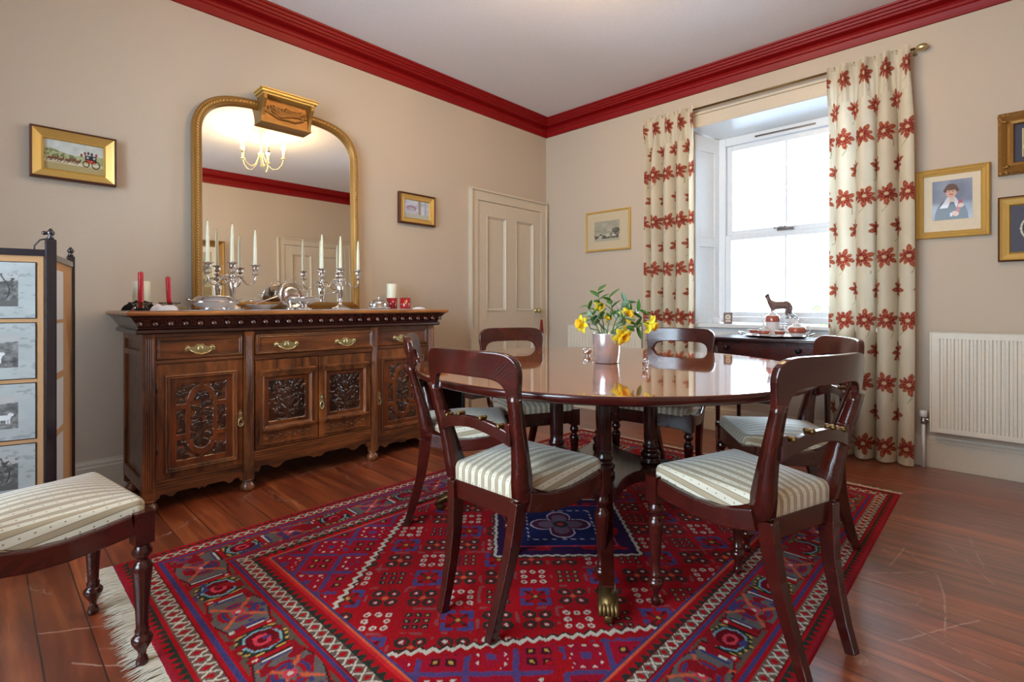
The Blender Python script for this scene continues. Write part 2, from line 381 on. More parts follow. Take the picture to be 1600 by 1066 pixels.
def grid_obj(name, P, mat, parent=None, color=None, attrs=None, smooth=True, flip=False, solid=0.0):
    """P: array (ny, nx, 3). color: (ny, nx, 3) linear"""
    ny, nx = P.shape[:2]; me = bpy.data.meshes.new(name)
    idx = np.arange(nx*ny).reshape(ny, nx)
    a, b, c, d = idx[:-1, :-1], idx[:-1, 1:], idx[1:, 1:], idx[1:, :-1]
    q = np.stack([a, b, c, d] if not flip else [a, d, c, b], -1).reshape(-1, 4)
    me.vertices.add(nx*ny); me.vertices.foreach_set('co', P.reshape(-1).astype(np.float32))
    nf = len(q); me.loops.add(nf*4); me.polygons.add(nf)
    me.loops.foreach_set('vertex_index', q.reshape(-1).astype(np.int32))
    me.polygons.foreach_set('loop_start', np.arange(0, nf*4, 4, dtype=np.int32))
    me.polygons.foreach_set('loop_total', np.full(nf, 4, dtype=np.int32))
    me.polygons.foreach_set('use_smooth', np.full(nf, smooth))
    me.update(calc_edges=True); me.validate()
    if color is not None:
        ca = me.color_attributes.new('paint', 'FLOAT_COLOR', 'POINT')
        ca.data.foreach_set('color', np.concatenate([color, np.ones(color.shape[:2]+(1,))], -1).reshape(-1).astype(np.float32))
    for k, v in (attrs or {}).items():
        at = me.attributes.new(k, 'FLOAT', 'POINT'); at.data.foreach_set('value', v.reshape(-1).astype(np.float32))
    me.materials.append(mat)
    o = bpy.data.objects.new(name, me); COL.objects.link(o); o.parent = parent
    if solid:
        md = o.modifiers.new('solid', 'SOLIDIFY'); md.thickness = solid; md.offset = -1
    return o
def picture_plane(name, x0, x1, z0, z1, y, fn, nx, ny, parent, mat=None):
    """flat painted sheet facing -y in the parent's frame; fn(U, V) -> rgb 0..255"""
    U, V = np.meshgrid(np.linspace(0, 1, nx), np.linspace(0, 1, ny))
    P = np.stack([x0+(x1-x0)*U, np.full_like(U, y), z0+(z1-z0)*V], -1)
    return grid_obj(name, P, mat or M['print'], parent, color=lin(fn(U, V)), smooth=False)
def fbm(U, V, s, seed=0, oct=4):
    r = np.random.RandomState(seed); out = np.zeros_like(U); amp = 1; tot = 0
    for o in range(oct):
        n = 64; g = r.rand(n, n); x = (U*s*2**o) % n; y = (V*s*2**o) % n
        xi = x.astype(int) % n; yi = y.astype(int) % n; fx = x-np.floor(x); fy = y-np.floor(y)
        fx = fx*fx*(3-2*fx); fy = fy*fy*(3-2*fy); xj = (xi+1) % n; yj = (yi+1) % n
        out += amp*((g[yi, xi]*(1-fx)+g[yi, xj]*fx)*(1-fy)+(g[yj, xi]*(1-fx)+g[yj, xj]*fx)*fy); tot += amp; amp *= .5
    return out/tot
def C3(U, c): return np.ones(U.shape+(3,))*np.array(c, float)
def put(img, mask, c): img[mask] = c
#@@SETTING
# ================================================================== SETTING
def struct(name, mb, mat, bevel=0.0):
    o = mb.build(name, mat, None, bevel=bevel); o['kind'] = 'structure'; return o
struct('floor', MB().box(XS-.2, XR+.5, YB-.2, YL+.2, -.05, 0), M['floor'])
struct('ceiling', MB().box(XS-.2, XR+.5, YB-.2, YL+.2, ZC, ZC+.1), M['ceil'])
struct('wall_left', MB().box(XS-.2, XR+.5, YL, YL+.2, 0, ZC), M['wall'])
struct('wall_back', MB().box(XS-.2, XR+.5, YB-.2, YB, 0, ZC), M['wall'])
WY0, WY1, WZ0, WZ1 = 0.62, 1.86, 0.80, 2.47
w = MB(); w.box(XR, XR+.5, YB, WY0, 0, ZC); w.box(XR, XR+.5, WY1, YL, 0, ZC)
w.box(XR, XR+.5, WY0, WY1, 0, WZ0); w.box(XR, XR+.5, WY0, WY1, WZ1, ZC)
struct('wall_right', w, M['wall'])
w = MB(); w.box(XS-.2, XS, YB, .2, 0, ZC); w.box(XS-.2, XS, 2.4, YL, 0, ZC)
w.box(XS-.2, XS, .2, 2.4, 0, .55); w.box(XS-.2, XS, .2, 2.4, 2.55, ZC)
struct('wall_side', w, M['wall'])

# cornice: red moulded profile (projection, z) with mitred ends
CP = [(0, 2.755), (.013, 2.757), (.016, 2.775), (.024, 2.800), (.034, 2.806), (.036, 2.822), (.020, 2.832), (.018, 2.846),
      (.066, 2.856), (.072, 2.868), (.086, 2.870), (.090, 2.882), (.104, 2.884), (.110, 2.898), (.126, 2.900), (.130, 2.911), (0, 2.911)]
def run(profile, a, b, nrm, m0=True, m1=True):
    a = Vector((*a, 0)); b = Vector((*b, 0)); n = Vector((*nrm, 0)); d = (b-a).normalized(); k = len(profile)
    vs = [a+n*p+(d*p if m0 else Vector())+Vector((0, 0, z)) for p, z in profile]
    vs += [b+n*p-(d*p if m1 else Vector())+Vector((0, 0, z)) for p, z in profile]
    mb = MB(); mb.add(vs, [(i, (i+1) % k, k+(i+1) % k, k+i) for i in range(k)]+[tuple(range(k)), tuple(range(2*k-1, k-1, -1))]); return mb
e = .0006
struct('trim_1', run(CP, (XS, YL-e), (XR, YL-e), (0, -1)), M['red'])
struct('trim_2', run(CP, (XR-e, YL), (XR-e, YB), (-1, 0)), M['red'])
struct('trim_3', run(CP, (XR, YB+e), (XS, YB+e), (0, 1)), M['red'])
struct('trim_4', run(CP, (XS+e, YB), (XS+e, YL), (1, 0)), M['red'])
BP = [(0, 0.001), (.018, .001), (.018, .155), (.014, .162), (.014, .172), (.006, .184), (.004, .192), (0, .194)]
struct('baseboard_left', run(BP, (XS, YL-e), (3.01, YL-e), (0, -1), True, False), M['cream'])
struct('baseboard_right', run(BP, (XR-e, YL), (XR-e, YB), (-1, 0)), M['cream'])
struct('baseboard_back_a', run(BP, (2.86, YB+e), (XS, YB+e), (0, 1), False, True), M['cream'])
struct('baseboard_side', run(BP, (XS+e, YB), (XS+e, YL), (1, 0)), M['cream'])

def ring(mb, x0, x1, z0, z1, prof, ybase=0.0):
    """mitred rectangular moulding facing -y. prof: (inset, height) from outside to inside"""
    vs = []
    for d, h in prof:
        vs += [(x0+d, ybase-h, z0+d), (x1-d, ybase-h, z0+d), (x1-d, ybase-h, z1-d), (x0+d, ybase-h, z1-d)]
    fs = []
    for i in range(len(prof)-1):
        for k in range(4): fs.append((i*4+k, i*4+(k+1) % 4, (i+1)*4+(k+1) % 4, (i+1)*4+k))
    n = len(prof)-1
    for k in range(4): fs.append((n*4+k, n*4+(k+1) % 4, (k+1) % 4, k))
    mb.add(vs, fs); return mb

# panelled doors, built facing -y at the thing's base
def door(name, x, y, rz, wid, h, top, knob_x, arch=.095, knob=True):
    """wid,h: leaf; origin at the lower left of the leaf as seen"""
    t = thing(name, (x, y, 0), rz, kind='structure')
    a = MB()
    prof = lambda: None
    for x0, x1 in ((-arch, 0), (wid, wid+arch)):
        a.box(x0, x1, -.034, -.0008, .001, h)
        xo = x0 if x0 < 0 else x1-.02
        a.box(xo, xo+.02, -.046, -.033, .001, top)
    a.box(-arch, wid+arch, -.034, -.0008, h, top); a.box(-arch, wid+arch, -.050, -.033, top-.02, top)
    a.build('architrave', M['cream'], t, bevel=.003)
    lf = MB(); st = .11; mid = wid/2; zs = (.20, .74, .955, h-.13)
    lf.box(.002, wid-.002, -.012, -.001, .008, h-.003)
    for x0, x1 in ((.002, st), (wid-st, wid-.002), (mid-.068, mid+.068)): lf.box(x0, x1, -.026, -.001, .008, h-.003)
    for z0, z1 in ((.008, zs[0]), (zs[1], zs[2]), (zs[3], h-.003)): lf.box(.002, wid-.002, -.0255, -.001, z0, z1)
    for x0, x1 in ((st, mid-.068), (mid+.068, wid-st)):
        for z0, z1 in ((zs[0], zs[1]), (zs[2], zs[3])):
            ring(lf, x0, x1, z0, z1, [(0, 0), (0, .031), (.006, .031), (.012, .022), (.020, .018), (.024, .011)], -.001)
    lf.build('door_leaf', M['cream'], t, bevel=.0015)
    k = MB(); rot = Matrix.Rotation(PI/2, 4, 'X'); tr = Matrix.Translation((knob_x, -.026, .955))
    k.lathe([(.024, 0), (.024, .004), (.009, .008), (.009, .03), (.018, .036), (.027, .046), (.028, .056), (.022, .066), (.008, .071)], 20)
    k.build('door_knob', M['brass'], t, xf=tr @ rot)
    return t
d1 = door('door_1', 3.112, YL, 0, .865, 1.962, 2.065, .845-.05)
d2 = door('door_2', 3.90, YB, PI, .92, 2.04, 2.14, .86)

# ------------------------------------------------------------------ window in the right-hand wall
win = thing('window_1', (XR, 1.24, WZ0), 0, kind='structure')
def wbox(*a): return MB().box(*a)
fx = 4.40
fr = MB()   # outer frame
y0, y1, z0, z1 = .72, 1.76, .862, 2.43
for (a, b, c, d) in ((y0, y0+.06, z0, z1), (y1-.06, y1, z0, z1), (y0+.06, y1-.06, z0, z0+.05), (y0+.06, y1-.06, z1-.07, z1)): fr.box(fx, fx+.08, a, b, c, d)
fr.build('window_frame', M['upvc'], win, world=True, bevel=.006)
sa = MB(); sx = fx+.02
a0, a1 = y0+.058, y1-.058
for zz0, zz1 in ((.912, 1.60), (1.60, 2.362)):
    xo = sx-.02 if zz0 < 1.2 else sx+.012
    for (a, b, c, d) in ((a0+.003, a0+.048, zz0+.001, zz1-.001), (a1-.048, a1-.003, zz0+.001, zz1-.001), (a0+.048, a1-.048, zz0+.001, zz0+.04), (a0+.048, a1-.048, zz1-.045, zz1-.001)): sa.box(xo, xo+.045, a, b, c, d)
sa.build('sash', M['upvc'], win, world=True, bevel=.004)
mu = MB(); mu.box(sx+.012, sx+.03, 1.233, 1.247, .95, 1.556); mu.box(sx+.036, sx+.052, 1.233, 1.247, 1.64, 2.32); mu.build('glazing_bar', M['upvc'], win, world=True)
for zz0, zz1, xo in ((.95, 1.557, sx+.016), (1.64, 2.318, sx+.04)):
    MB().box(xo, xo+.004, a0+.046, a1-.046, zz0, zz1).build('pane', M['pane'], win, world=True)
hd = MB(); hd.box(fx-.012, fx+.002, 1.17, 1.29, 1.60, 1.622); hd.tube([(fx-.018, 1.20, 1.618), (fx-.032, 1.24, 1.63), (fx-.02, 1.31, 1.622)], .008)
hd.build('window_catch', M['chrome'], win, world=True)
tv = MB(); tv.box(fx-.008, fx+.001, 1.02, 1.46, 2.385, 2.397); tv.build('trickle_vent', M['iron'], win, world=True)
sl = MB(); sl.box(4.055, fx+.01, WY0-.04, WY1+.02, .828, .858); sl.build('window_sill', M['white'], win, world=True, bevel=.006)
ap = MB(); ap.box(4.084, 4.099, WY0-.02, WY1, .60, .827); ap.build('sill_apron', M['white'], win, world=True, bevel=.003)
hp = MB(); hp.add([(4.085, WY0, WZ1-.002), (4.085, WY1, WZ1-.002), (fx, 1.80, 2.425), (fx, .68, 2.425), (4.085, WY0, WZ1+.02), (4.085, WY1, WZ1+.02), (fx, 1.80, 2.46), (fx, .68, 2.46)],
       [(0, 1, 2, 3), (7, 6, 5, 4), (0, 4, 5, 1), (1, 5, 6, 2), (2, 6, 7, 3), (3, 7, 4, 0)])
hp.build('soffit_panel', M['white'], win, world=True)
# splayed shutter boxes on both sides
for sgn, ya, yb in ((1, WY1-.012, 1.772), (-1, WY0+.012, .708)):
    p0 = Vector((4.10, ya, 0)); p1 = Vector((fx, yb, 0)); dv = (p1-p0); Ld = dv.length; dv.normalize(); nv = Vector((0, -sgn, 0)); nv = (nv-dv*nv.dot(dv)).normalized()
    sh = MB()
    def sb(u0, u1, z0, z1, t):
        vs = []
        for z in (z0, z1):
            for tt in (0, t):
                for u in (u0, u1): vs.append(p0+dv*u+nv*tt+Vector((0, 0, z)))
        sh.add(vs, [(0, 2, 3, 1), (4, 5, 7, 6), (0, 1, 5, 4), (2, 6, 7, 3), (0, 4, 6, 2), (1, 3, 7, 5)])
    sb(0, Ld, .859, 2.425, .008)
    for u0, u1 in ((0, .055), (Ld-.06, Ld)): sb(u0, u1, .859, 2.425, .022)
    for z0, z1 in ((.859, .96), (1.50, 1.58), (2.30, 2.425)): sb(0, Ld, z0, z1, .0215)
    sh.build('shutter_panel', M['white'], win, world=True, bevel=.003)
ar = MB(); ar.box(4.078, 4.0995, WY0-.09, WY1+.09, WZ1+.0, WZ1+.022); ar.box(4.086, 4.0995, WY0-.09, WY1+.09, WZ1+.022, WZ1+.10); ar.box(4.072, 4.0995, WY0-.09, WY1+.09, WZ1+.10, WZ1+.118)
for ya in (WY0-.09, WY1): ar.box(4.086, 4.0995, ya, ya+.09, .20, WZ1)
ar.build('architrave', M['cream'], win, world=True, bevel=.003)
# window on the side wall, out of the photograph's frame but lighting the room
w2 = thing('window_2', (XS, 1.30, .8), 0, kind='structure')
f2 = MB()
for (a, b, c, d) in ((.2, .27, .55, 2.55), (2.33, 2.4, .55, 2.55), (.2, 2.4, .55, .62), (.2, 2.4, 2.48, 2.55), (.2, 2.4, 1.5, 1.56), (1.28, 1.32, .55, 2.55)): f2.box(XS-.16, XS-.10, a, b, c, d)
f2.build('window_frame', M['upvc'], w2, world=True)
MB().box(XS-.135, XS-.13, .25, 2.35, .6, 2.5).build('pane', M['pane'], w2, world=True)

# garden glimpse beyond the glass
gs = thing('garden_shrub', (6.2, 1.38, 0), 0, 'leafy garden shrub with yellow flowers seen through the lower window pane', 'shrub')
sb_ = MB(); fl_ = MB(); rr = random.Random(3)
for i in range(420):
    z = rr.random(); c = Vector((6.2+rr.gauss(0, .12)*(1-.5*z), 1.38+rr.gauss(0, .13)*(1-.4*z), .02+z*.98))
    R = Matrix.Rotation(rr.random()*6.28, 3, 'Z') @ Matrix.Rotation(rr.random()*2-.5, 3, 'X')
    if rr.random() < .12 and z > .6: fl_.ellipsoid(c, (.02, .02, .012), 8, 5, R)
    else: sb_.ellipsoid(c, (.035, .013, .004), 8, 4, R)
sb_.tube([(6.2, 1.38, -.02), (6.21, 1.39, .5), (6.19, 1.37, .95)], [.02, .015, .006])
sb_.build('foliage', M['earth'], gs, world=True); fl_.build('blossom', M['daff'], gs, world=True)
struct('ground', MB().box(4.7, 14, -6, 9, -.12, -.02), M['gravel'])
#@@OBJECTS
# ================================================================== CHAIRS
CH_RZ = .859
def make_chair(name='dining_chair'):
    t = thing(name)
    # turned front legs
    tp = [(.006, 0), (.013, .003), (.016, .012), (.013, .024), (.009, .032), (.011, .044), (.019, .058), (.0255, .072), (.026, .080), (.020, .088), (.0155, .092), (.0175, .100),
          (.0175, .104), (.0145, .108), (.0165, .15), (.021, .22), (.025, .262), (.0255, .278), (.019, .290), (.013, .298), (.016, .304), (.0235, .314), (.0245, .322), (.019, .333), (.017, .345)]
    for s in (1, -1):
        lg = MB(); lg.lathe(tp, 32, (.205, s*.205), mod=lambda a, z: 1-.07*abs(math.sin(6*a)) if .11 < z < .265 else 1)
        lg.box(.182, .228, s*.205-.0225, s*.205+.0225, .344, .432)
        lg.build('leg', M['mahog'], t)
    def ypost(z): return .150+.032*min(1, max(0, (z-.42)/.28))
    for s in (1, -1):
        pth = [(-.243, s*.112, .0), (-.220, s*.114, .07), (-.197, s*.120, .15), (-.175, s*.129, .24), (-.162, s*.138, .33), (-.156, s*.145, .402)]
        MB().bar(pth, [.027, .028, .030, .031, .032, .033], [.030, .033, .037, .042, .048, .052], side=(0, 1, 0)).build('leg', M['mahog'], t, bevel=.003)
        # side rail dips behind the front block, the back post sweeps up out of it
        pr = [(.184, .2085, .402), (.12, .203, .390), (.05, .194, .380), (-.02, .182, .377), (-.08, .170, .385), (-.13, .158, .396)]
        MB().bar([(x, s*y, z) for x, y, z in pr], .026, [.056, .054, .054, .055, .058, .060], up=(0, 0, 1)).build('side_rail', M['mahog'], t, bevel=.004)
        bp = [(-.035, .398), (-.080, .402), (-.120, .410), (-.147, .428), (-.153, .466), (-.162, .512), (-.175, .568), (-.190, .625), (-.204, .675), (-.214, .712), (-.220, .735)]
        hs_ = [.014, .036, .054, .064, .060, .050, .041, .034, .030, .027, .026]
        MB().bar([(x, s*(ypost(z)+(.020 if x > -.05 else .008 if x > -.09 else 0)), z) for x, z in bp], [.026, .028, .032, .034, .035, .035, .034, .034, .034, .034, .034], hs_, side=(0, 1, 0), smooth=True).build('back_post', M['mahog'], t)
    MB().box(.190, .222, -.183, .183, .356, .424).build('front_rail', M['mahog'], t, bevel=.003)
    MB().box(-.168, -.143, -.138, .138, .345, .408).build('rear_rail', M['mahog'], t, bevel=.003)
    # top rail: curved yoke whose arms run down into the posts
    def resample(p, n):
        d = [0]
        for q in range(len(p)-1): d.append(d[-1]+math.hypot(p[q+1][0]-p[q][0], p[q+1][1]-p[q][1]))
        return [(float(np.interp(u*d[-1], d, [a[0] for a in p])), float(np.interp(u*d[-1], d, [a[1] for a in p]))) for u in np.linspace(0, 1, n)]
    oh = [(0, .859), (.09, .859), (.140, .858), (.168, .854), (.188, .845), (.200, .831), (.2055, .814), (.206, .794), (.204, .770), (.2005, .745), (.1985, .715)]
    ih = [(0, .779), (.08, .778), (.115, .776), (.135, .771), (.149, .762), (.158, .749), (.163, .735), (.165, .715)]
    nh = 26; oo, ii = resample(oh, nh), resample(ih, nh)
    oo = [(-y, z) for y, z in oo[::-1]]+oo[1:]; ii = [(-y, z) for y, z in ii[::-1]]+ii[1:]
    vs = []; fs = []; n = len(oo)-1
    for (yo, zo), (yi, zi) in zip(oo, ii):
        for (y, z, fw) in ((yi, zi, -.011), (yi, zi, .011), (yo, zo, .012), (yo, zo, -.012)):
            vs.append((-.252+.85*y*y-.10*(z-.80)+fw, y, z))
    for i in range(n):
        for k in range(4): fs.append((i*4+k, i*4+(k+1) % 4, (i+1)*4+(k+1) % 4, (i+1)*4+k))
    fs += [(3, 2, 1, 0), tuple(n*4+k for k in range(4))]
    MB().add(vs, fs).build('top_rail', M['mahog'], t, bevel=.005, seg=3)
    # arched cross rail with turned buttons
    n = 20; vs = []; fs = []
    cx_ = lambda y: -.218+.75*y*y
    for i in range(n+1):
        y = -.158+.316*i/n; a = abs(y)/.158; zc = .634-.034*a*a; hh = .020+.004*a; x = cx_(y)
        for (xx, z) in ((x-.010, zc-hh), (x+.010, zc-hh), (x+.010, zc+hh*.7), (x-.010, zc+hh*.7)): vs.append((xx, y, z))
    for i in range(n):
        for k in range(4): fs.append((i*4+k, i*4+(k+1) % 4, (i+1)*4+(k+1) % 4, (i+1)*4+k))
    fs += [(3, 2, 1, 0), tuple(n*4+k for k in range(4))]
    cr = MB().add(vs, fs).build('cross_rail', M['mahog'], t, bevel=.003)
    for s in (1, -1): MB().box(-.212, -.184, s*.146-.011, s*.146+.011, .585, .645).build('end_block', M['mahog'], cr, bevel=.003)
    for yy in (-.118, -.050, .050, .118):
        b = MB().lathe([(.0055, -.015), (.0075, -.013), (.0075, -.004), (.0055, 0), (.0075, .004), (.0075, .013), (.0055, .015)], 12)
        z = .634-.034*(yy/.158)**2+.0185
        b.build('button', M['bronze'], cr, xf=Matrix.Translation((cx_(yy), yy, z)) @ Matrix.Rotation(PI/2, 4, 'Y'))
    # cushion: striped cloth over a domed pad, one sheet front to back
    na, nb = 56, 60; P = np.zeros((na, nb, 3)); AC = np.zeros((na, nb)); AL = np.zeros((na, nb)); RR = .024
    for i in range(na):
        u = i/(na-1)*2-1
        for j in range(nb):
            v = j/(nb-1)*2-1
            def split(w):
                a = abs(w); return (w/.76, 0) if a <= .76 else (math.copysign(1, w), (a-.76)/.24)
            uu, du = split(u); vv, dv = split(v)
            x = .026+.168*uu; hw = .180-.050*(1-(uu+1)/2)
            y = hw*vv
            rnd = lambda d: min(1, d/.45)
            lenu = math.hypot(du, dv)+1e-9; dd = max(du, dv)
            x += math.copysign(1, uu)*RR*math.sin(rnd(dd)*PI/2)*(du/lenu) if du > 0 else 0
            y += math.copysign(1, vv)*RR*math.sin(rnd(dd)*PI/2)*(dv/lenu) if dv > 0 else 0
            dome = .026*(1-abs(uu)**2.2)*(1-abs(vv)**2.2)
            z = .468+dome-(1-math.cos(rnd(dd)*PI/2))*RR
            if dd > .45: z -= (dd-.45)/.55*(.050 if du >= dv and uu < 0 else .038)
            P[i, j] = (x, y, z); AC[i, j] = y/1.0+math.copysign(dv*.05, vv); AL[i, j] = x+math.copysign(du*.05, uu)
    grid_obj('seat_cushion', P, M['stripe'], t, attrs={'across': AC+.5, 'along': AL+.5})
    return t
chair = make_chair()
RUGZ = .0085
spots = [
 (1.280, 1.200, .013, RUGZ, 'mahogany dining chair in the centre foreground, seen from behind, all legs on the rug'),
 (1.686, .572, 1.268, RUGZ, 'large mahogany dining chair in the right foreground, one rear leg on bare boards'),
 (1.592, 1.872, -.698, RUGZ, 'mahogany dining chair seen side-on between the carved sideboard and the table'),
 (2.150, 1.960, math.radians(245), RUGZ, 'mahogany dining chair at the far side of the table in front of the cream door'),
 (2.700, 1.380, math.radians(185), RUGZ, 'mahogany dining chair at the far side of the table in front of the left curtain'),
 (2.429, .692, math.radians(125), RUGZ, 'mahogany dining chair beside the right curtain, half hidden by the right foreground chair'),
 (.079, 1.897, math.radians(8.1), 0, 'mahogany dining chair cut by the lower left corner, in front of the folding screen'),
]
for i, (x, y, a, z, lab) in enumerate(spots):
    c = chair if i == 0 else copy_tree(chair)
    c.location = (x, y, z); c.rotation_euler = (0, 0, a)
    tag(c, lab, 'chair', 'striped mahogany dining chairs')

# ================================================================== DINING TABLE
TX, TY, TZ = 2.0, 1.335, .738
tb = thing('dining_table', (TX, TY, 0), 0, 'oval polished mahogany pedestal dining table on four columns standing on the rug', 'table')
def ell(r, z, k=72, rx=.885, ry=.845): return r
pr = [(.02, TZ-.034), (.80, TZ-.034), (.845, TZ-.032), (.862, TZ-.024), (.868, TZ-.014), (.868, TZ-.006), (.864, TZ), (.02, TZ)]
mb = MB(); mb.lathe([(0, TZ-.034)]+pr[1:-1]+[(0, TZ)], 96, sx=1.03, sy=.985, smooth=False)
o = mb.build('tabletop', M['tabletop'], tb, xf=Matrix.Rotation(math.radians(43), 4, 'Z'))
mb = MB(); mb.lathe([(.835, TZ-.0345), (.850, TZ-.0335), (.864, TZ-.025), (.8695, TZ-.014), (.8695, TZ-.006), (.866, TZ-.0005), (.860, TZ-.0008), (.85, TZ-.02)], 96, sx=1.03, sy=.985); mb.build('moulded_edge', M['mahog'], o, xf=Matrix.Rotation(math.radians(43), 4, 'Z'))
LA = [math.radians(35+90*k) for k in range(4)]
bs = MB()
for a in (176, 261):
    R = Matrix.Rotation(math.radians(a), 4, 'Z'); b = MB(); 
    b.bar([(-.60, 0, TZ-.055), (.785, 0, TZ-.055)], .05, .038); b.build('bearer', M['mahog_dk'], tb, bevel=.006, xf=R)
b = MB(); b.box(-.27, .27, -.27, .27, TZ-.062, TZ-.0355); b.build('top_block', M['mahog_dk'], tb, bevel=.004, xf=Matrix.Rotation(math.radians(80), 4, 'Z'))
# platform with concave sides
pl = []
for k in range(4):
    a0 = math.radians(35+90*k); c0 = Vector((math.cos(a0), math.sin(a0)))*.36; tn = Vector((-math.sin(a0), math.cos(a0)))
    a1 = a0+PI/2; c1 = Vector((math.cos(a1), math.sin(a1)))*.36; tn1 = Vector((-math.sin(a1), math.cos(a1)))
    pl.append(c0-tn*.045); p0 = c0+tn*.045; p1 = c1-tn1*.045; mid = (p0+p1)/2; inw = -mid.normalized()
    for i in range(13):
        u = i/12; pl.append(p0.lerp(p1, u)+inw*.085*math.sin(PI*u))
n = len(pl); pf = MB(); pf.add([(p.x, p.y, .235) for p in pl]+[(p.x, p.y, .285) for p in pl],
   [tuple(range(n-1, -1, -1)), tuple(range(n, 2*n))]+[(i, (i+1) % n, n+(i+1) % n, n+i) for i in range(n)])
pf.build('platform', M['mahog'], tb, bevel=.004)
for a in LA:
    c = (.215*math.cos(a), .215*math.sin(a))
    cl = MB(); cl.lathe([(.046, .286), (.046, .300), (.036, .306), (.044, .318), (.046, .330), (.038, .342), (.030, .348), (.037, .358), (.037, .366), (.029, .374), (.031, .40), (.033, .60), (.032, .64), (.038, .645), (.038, .655), (.032, .660), (.034, TZ-.062)], 28, c)
    cl.build('column', M['mahog_dk'], tb)
for a in LA:
    R = Matrix.Rotation(a, 4, 'Z')
    lg = MB(); lg.bar([(.30, 0, .235), (.38, 0, .262), (.46, 0, .245), (.54, 0, .195), (.62, 0, .135), (.69, 0, .095), (.73, 0, .078)],
                      [.058, .056, .052, .048, .045, .042, .040], [.07, .075, .070, .062, .054, .046, .042], side=(0, 1, 0))
    lo = lg.build('leg', M['mahog'], tb, bevel=.004, xf=R)
    pw = MB()
    for j in range(5):
        o_ = (j-2)*.0105
        pw.tube([(.705, o_*.8, .088+.002*(2-abs(j-2))), (.745, o_*1.0, .078), (.780, o_*1.15, .058), (.800, o_*1.2, .040)], [.009, .010, .010, .006], 8)
    pw.bar([(.70, 0, .083), (.76, 0, .066), (.785, 0, .046)], [.042, .046, .040], [.040, .036, .024], side=(0, 1, 0), smooth=True)
    pw = pw.build('paw_foot', M['bronze'], lo, xf=R)
    MB().lathe([(.006, -.013), (.018, -.012), (.0195, -.006), (.0195, .006), (.018, .012), (.006, .013)], 20).build('castor', M['bronze'], pw if False else lo, xf=R @ Matrix.Translation((.782, 0, .0285)) @ Matrix.Rotation(PI/2, 4, 'X'))
# ------------------------------------------------------------------ flowers in a steel pot
vs = thing('steel_pot', (2.005, 1.318, TZ+.001), 0, 'polished steel tapered pot holding the daffodils on the dining table', 'vase')
MB().lathe([(.052, 0), (.056, .003), (.0665, .130), (.0675, .137), (.0635, .137), (.052, .01), (0, .008)], 40).build('pot_body', M['steel'], vs)
Rv = Vector((.6925, -.7214, 0)); Dv = Vector((.7214, .6925, 0)); VC = Vector((2.005, 1.318, 0))
def fp(px, py, dd=0):  # offsets measured off the photograph, turned into room metres around the pot
    k = .00296; return VC+Rv*((px-948)*k)+Dv*dd+Vector((0, 0, 1-(py-478.5)*k))
def daffodil(px, py, dd, face, label, s=1.0):
    c = fp(px, py, dd); t = thing('daffodil', c, 0, label, 'flower', 'daffodils in the steel pot')
    f = Vector(face).normalized(); q = Vector((0, 0, 1)).rotation_difference(f).to_matrix()
    pt = MB()
    for k in range(6):
        a = k*PI/3; R = q @ Matrix.Rotation(a, 3, 'Z'); vv = []; ff = []
        for i in range(6):
            u = i/5; wd = .013*math.sin(PI*min(.98, .12+u*.88))**.7*s; ln = (.004+.034*u)*s; zz = (.004+.006*math.sin(u*3)-.004*(k % 2))*s
            for sgn in (-1, 0, 1): vv.append(R @ Vector((ln, sgn*wd, zz+(0 if sgn else -.002*s))))
        for i in range(5):
            for j in range(2): ff.append((i*3+j, i*3+j+1, (i+1)*3+j+1, (i+1)*3+j))
        pt.add(vv, ff, True)
    p = pt.build('petals', M['daff'], t); md = p.modifiers.new('s', 'SOLIDIFY'); md.thickness = .0012
    tr = MB(); tr.lathe([(.004*s, 0), (.009*s, .006*s), (.0105*s, .016*s), (.012*s, .022*s), (.017*s, .028*s), (.015*s, .0275*s), (.0105*s, .021*s), (.008*s, .008*s), (0, .004*s)], 18, mod=lambda a, z: 1+(.12*math.sin(6*a) if z > .02*s else 0))
    tr.build('trumpet', M['daff2'], t, xf=q.to_4x4())
    e = Vector((VC.x, VC.y, TZ+.06))-c; b = -f*.03; rim = Vector((VC.x, VC.y, TZ+.15))+(Vector((c.x, c.y, 0))-Vector((VC.x, VC.y, 0)))*.35-c
    MB().tube([(0, 0, 0), b, b*1.2+Vector((0, 0, -.02)), rim, e], .0028, 8).build('stem', M['glassstem'], t)
daffodil(911, 506, -.02, (-.9, .35, .05), 'yellow daffodil at the far left of the bunch, facing left', 1.25)
daffodil(977, 494, -.03, (-.55, -.75, .35), 'yellow daffodil at the top right of the bunch, beside pale leaves', 1.1)
daffodil(966, 522, -.07, (-.35, -.85, -.35), 'yellow daffodil drooping over the front rim of the steel pot', 1.3)
daffodil(1012, 506, -.02, (.75, -.5, -.35), 'yellow daffodil at the far right of the bunch, over a chair back', 1.35)
daffodil(938, 481, .03, (-.2, -.8, .5), 'small yellow daffodil high in the middle of the bunch', .9)
daffodil(948, 497, .01, (.2, -.9, .1), 'small yellow daffodil half hidden behind leaves above the pot', .8)
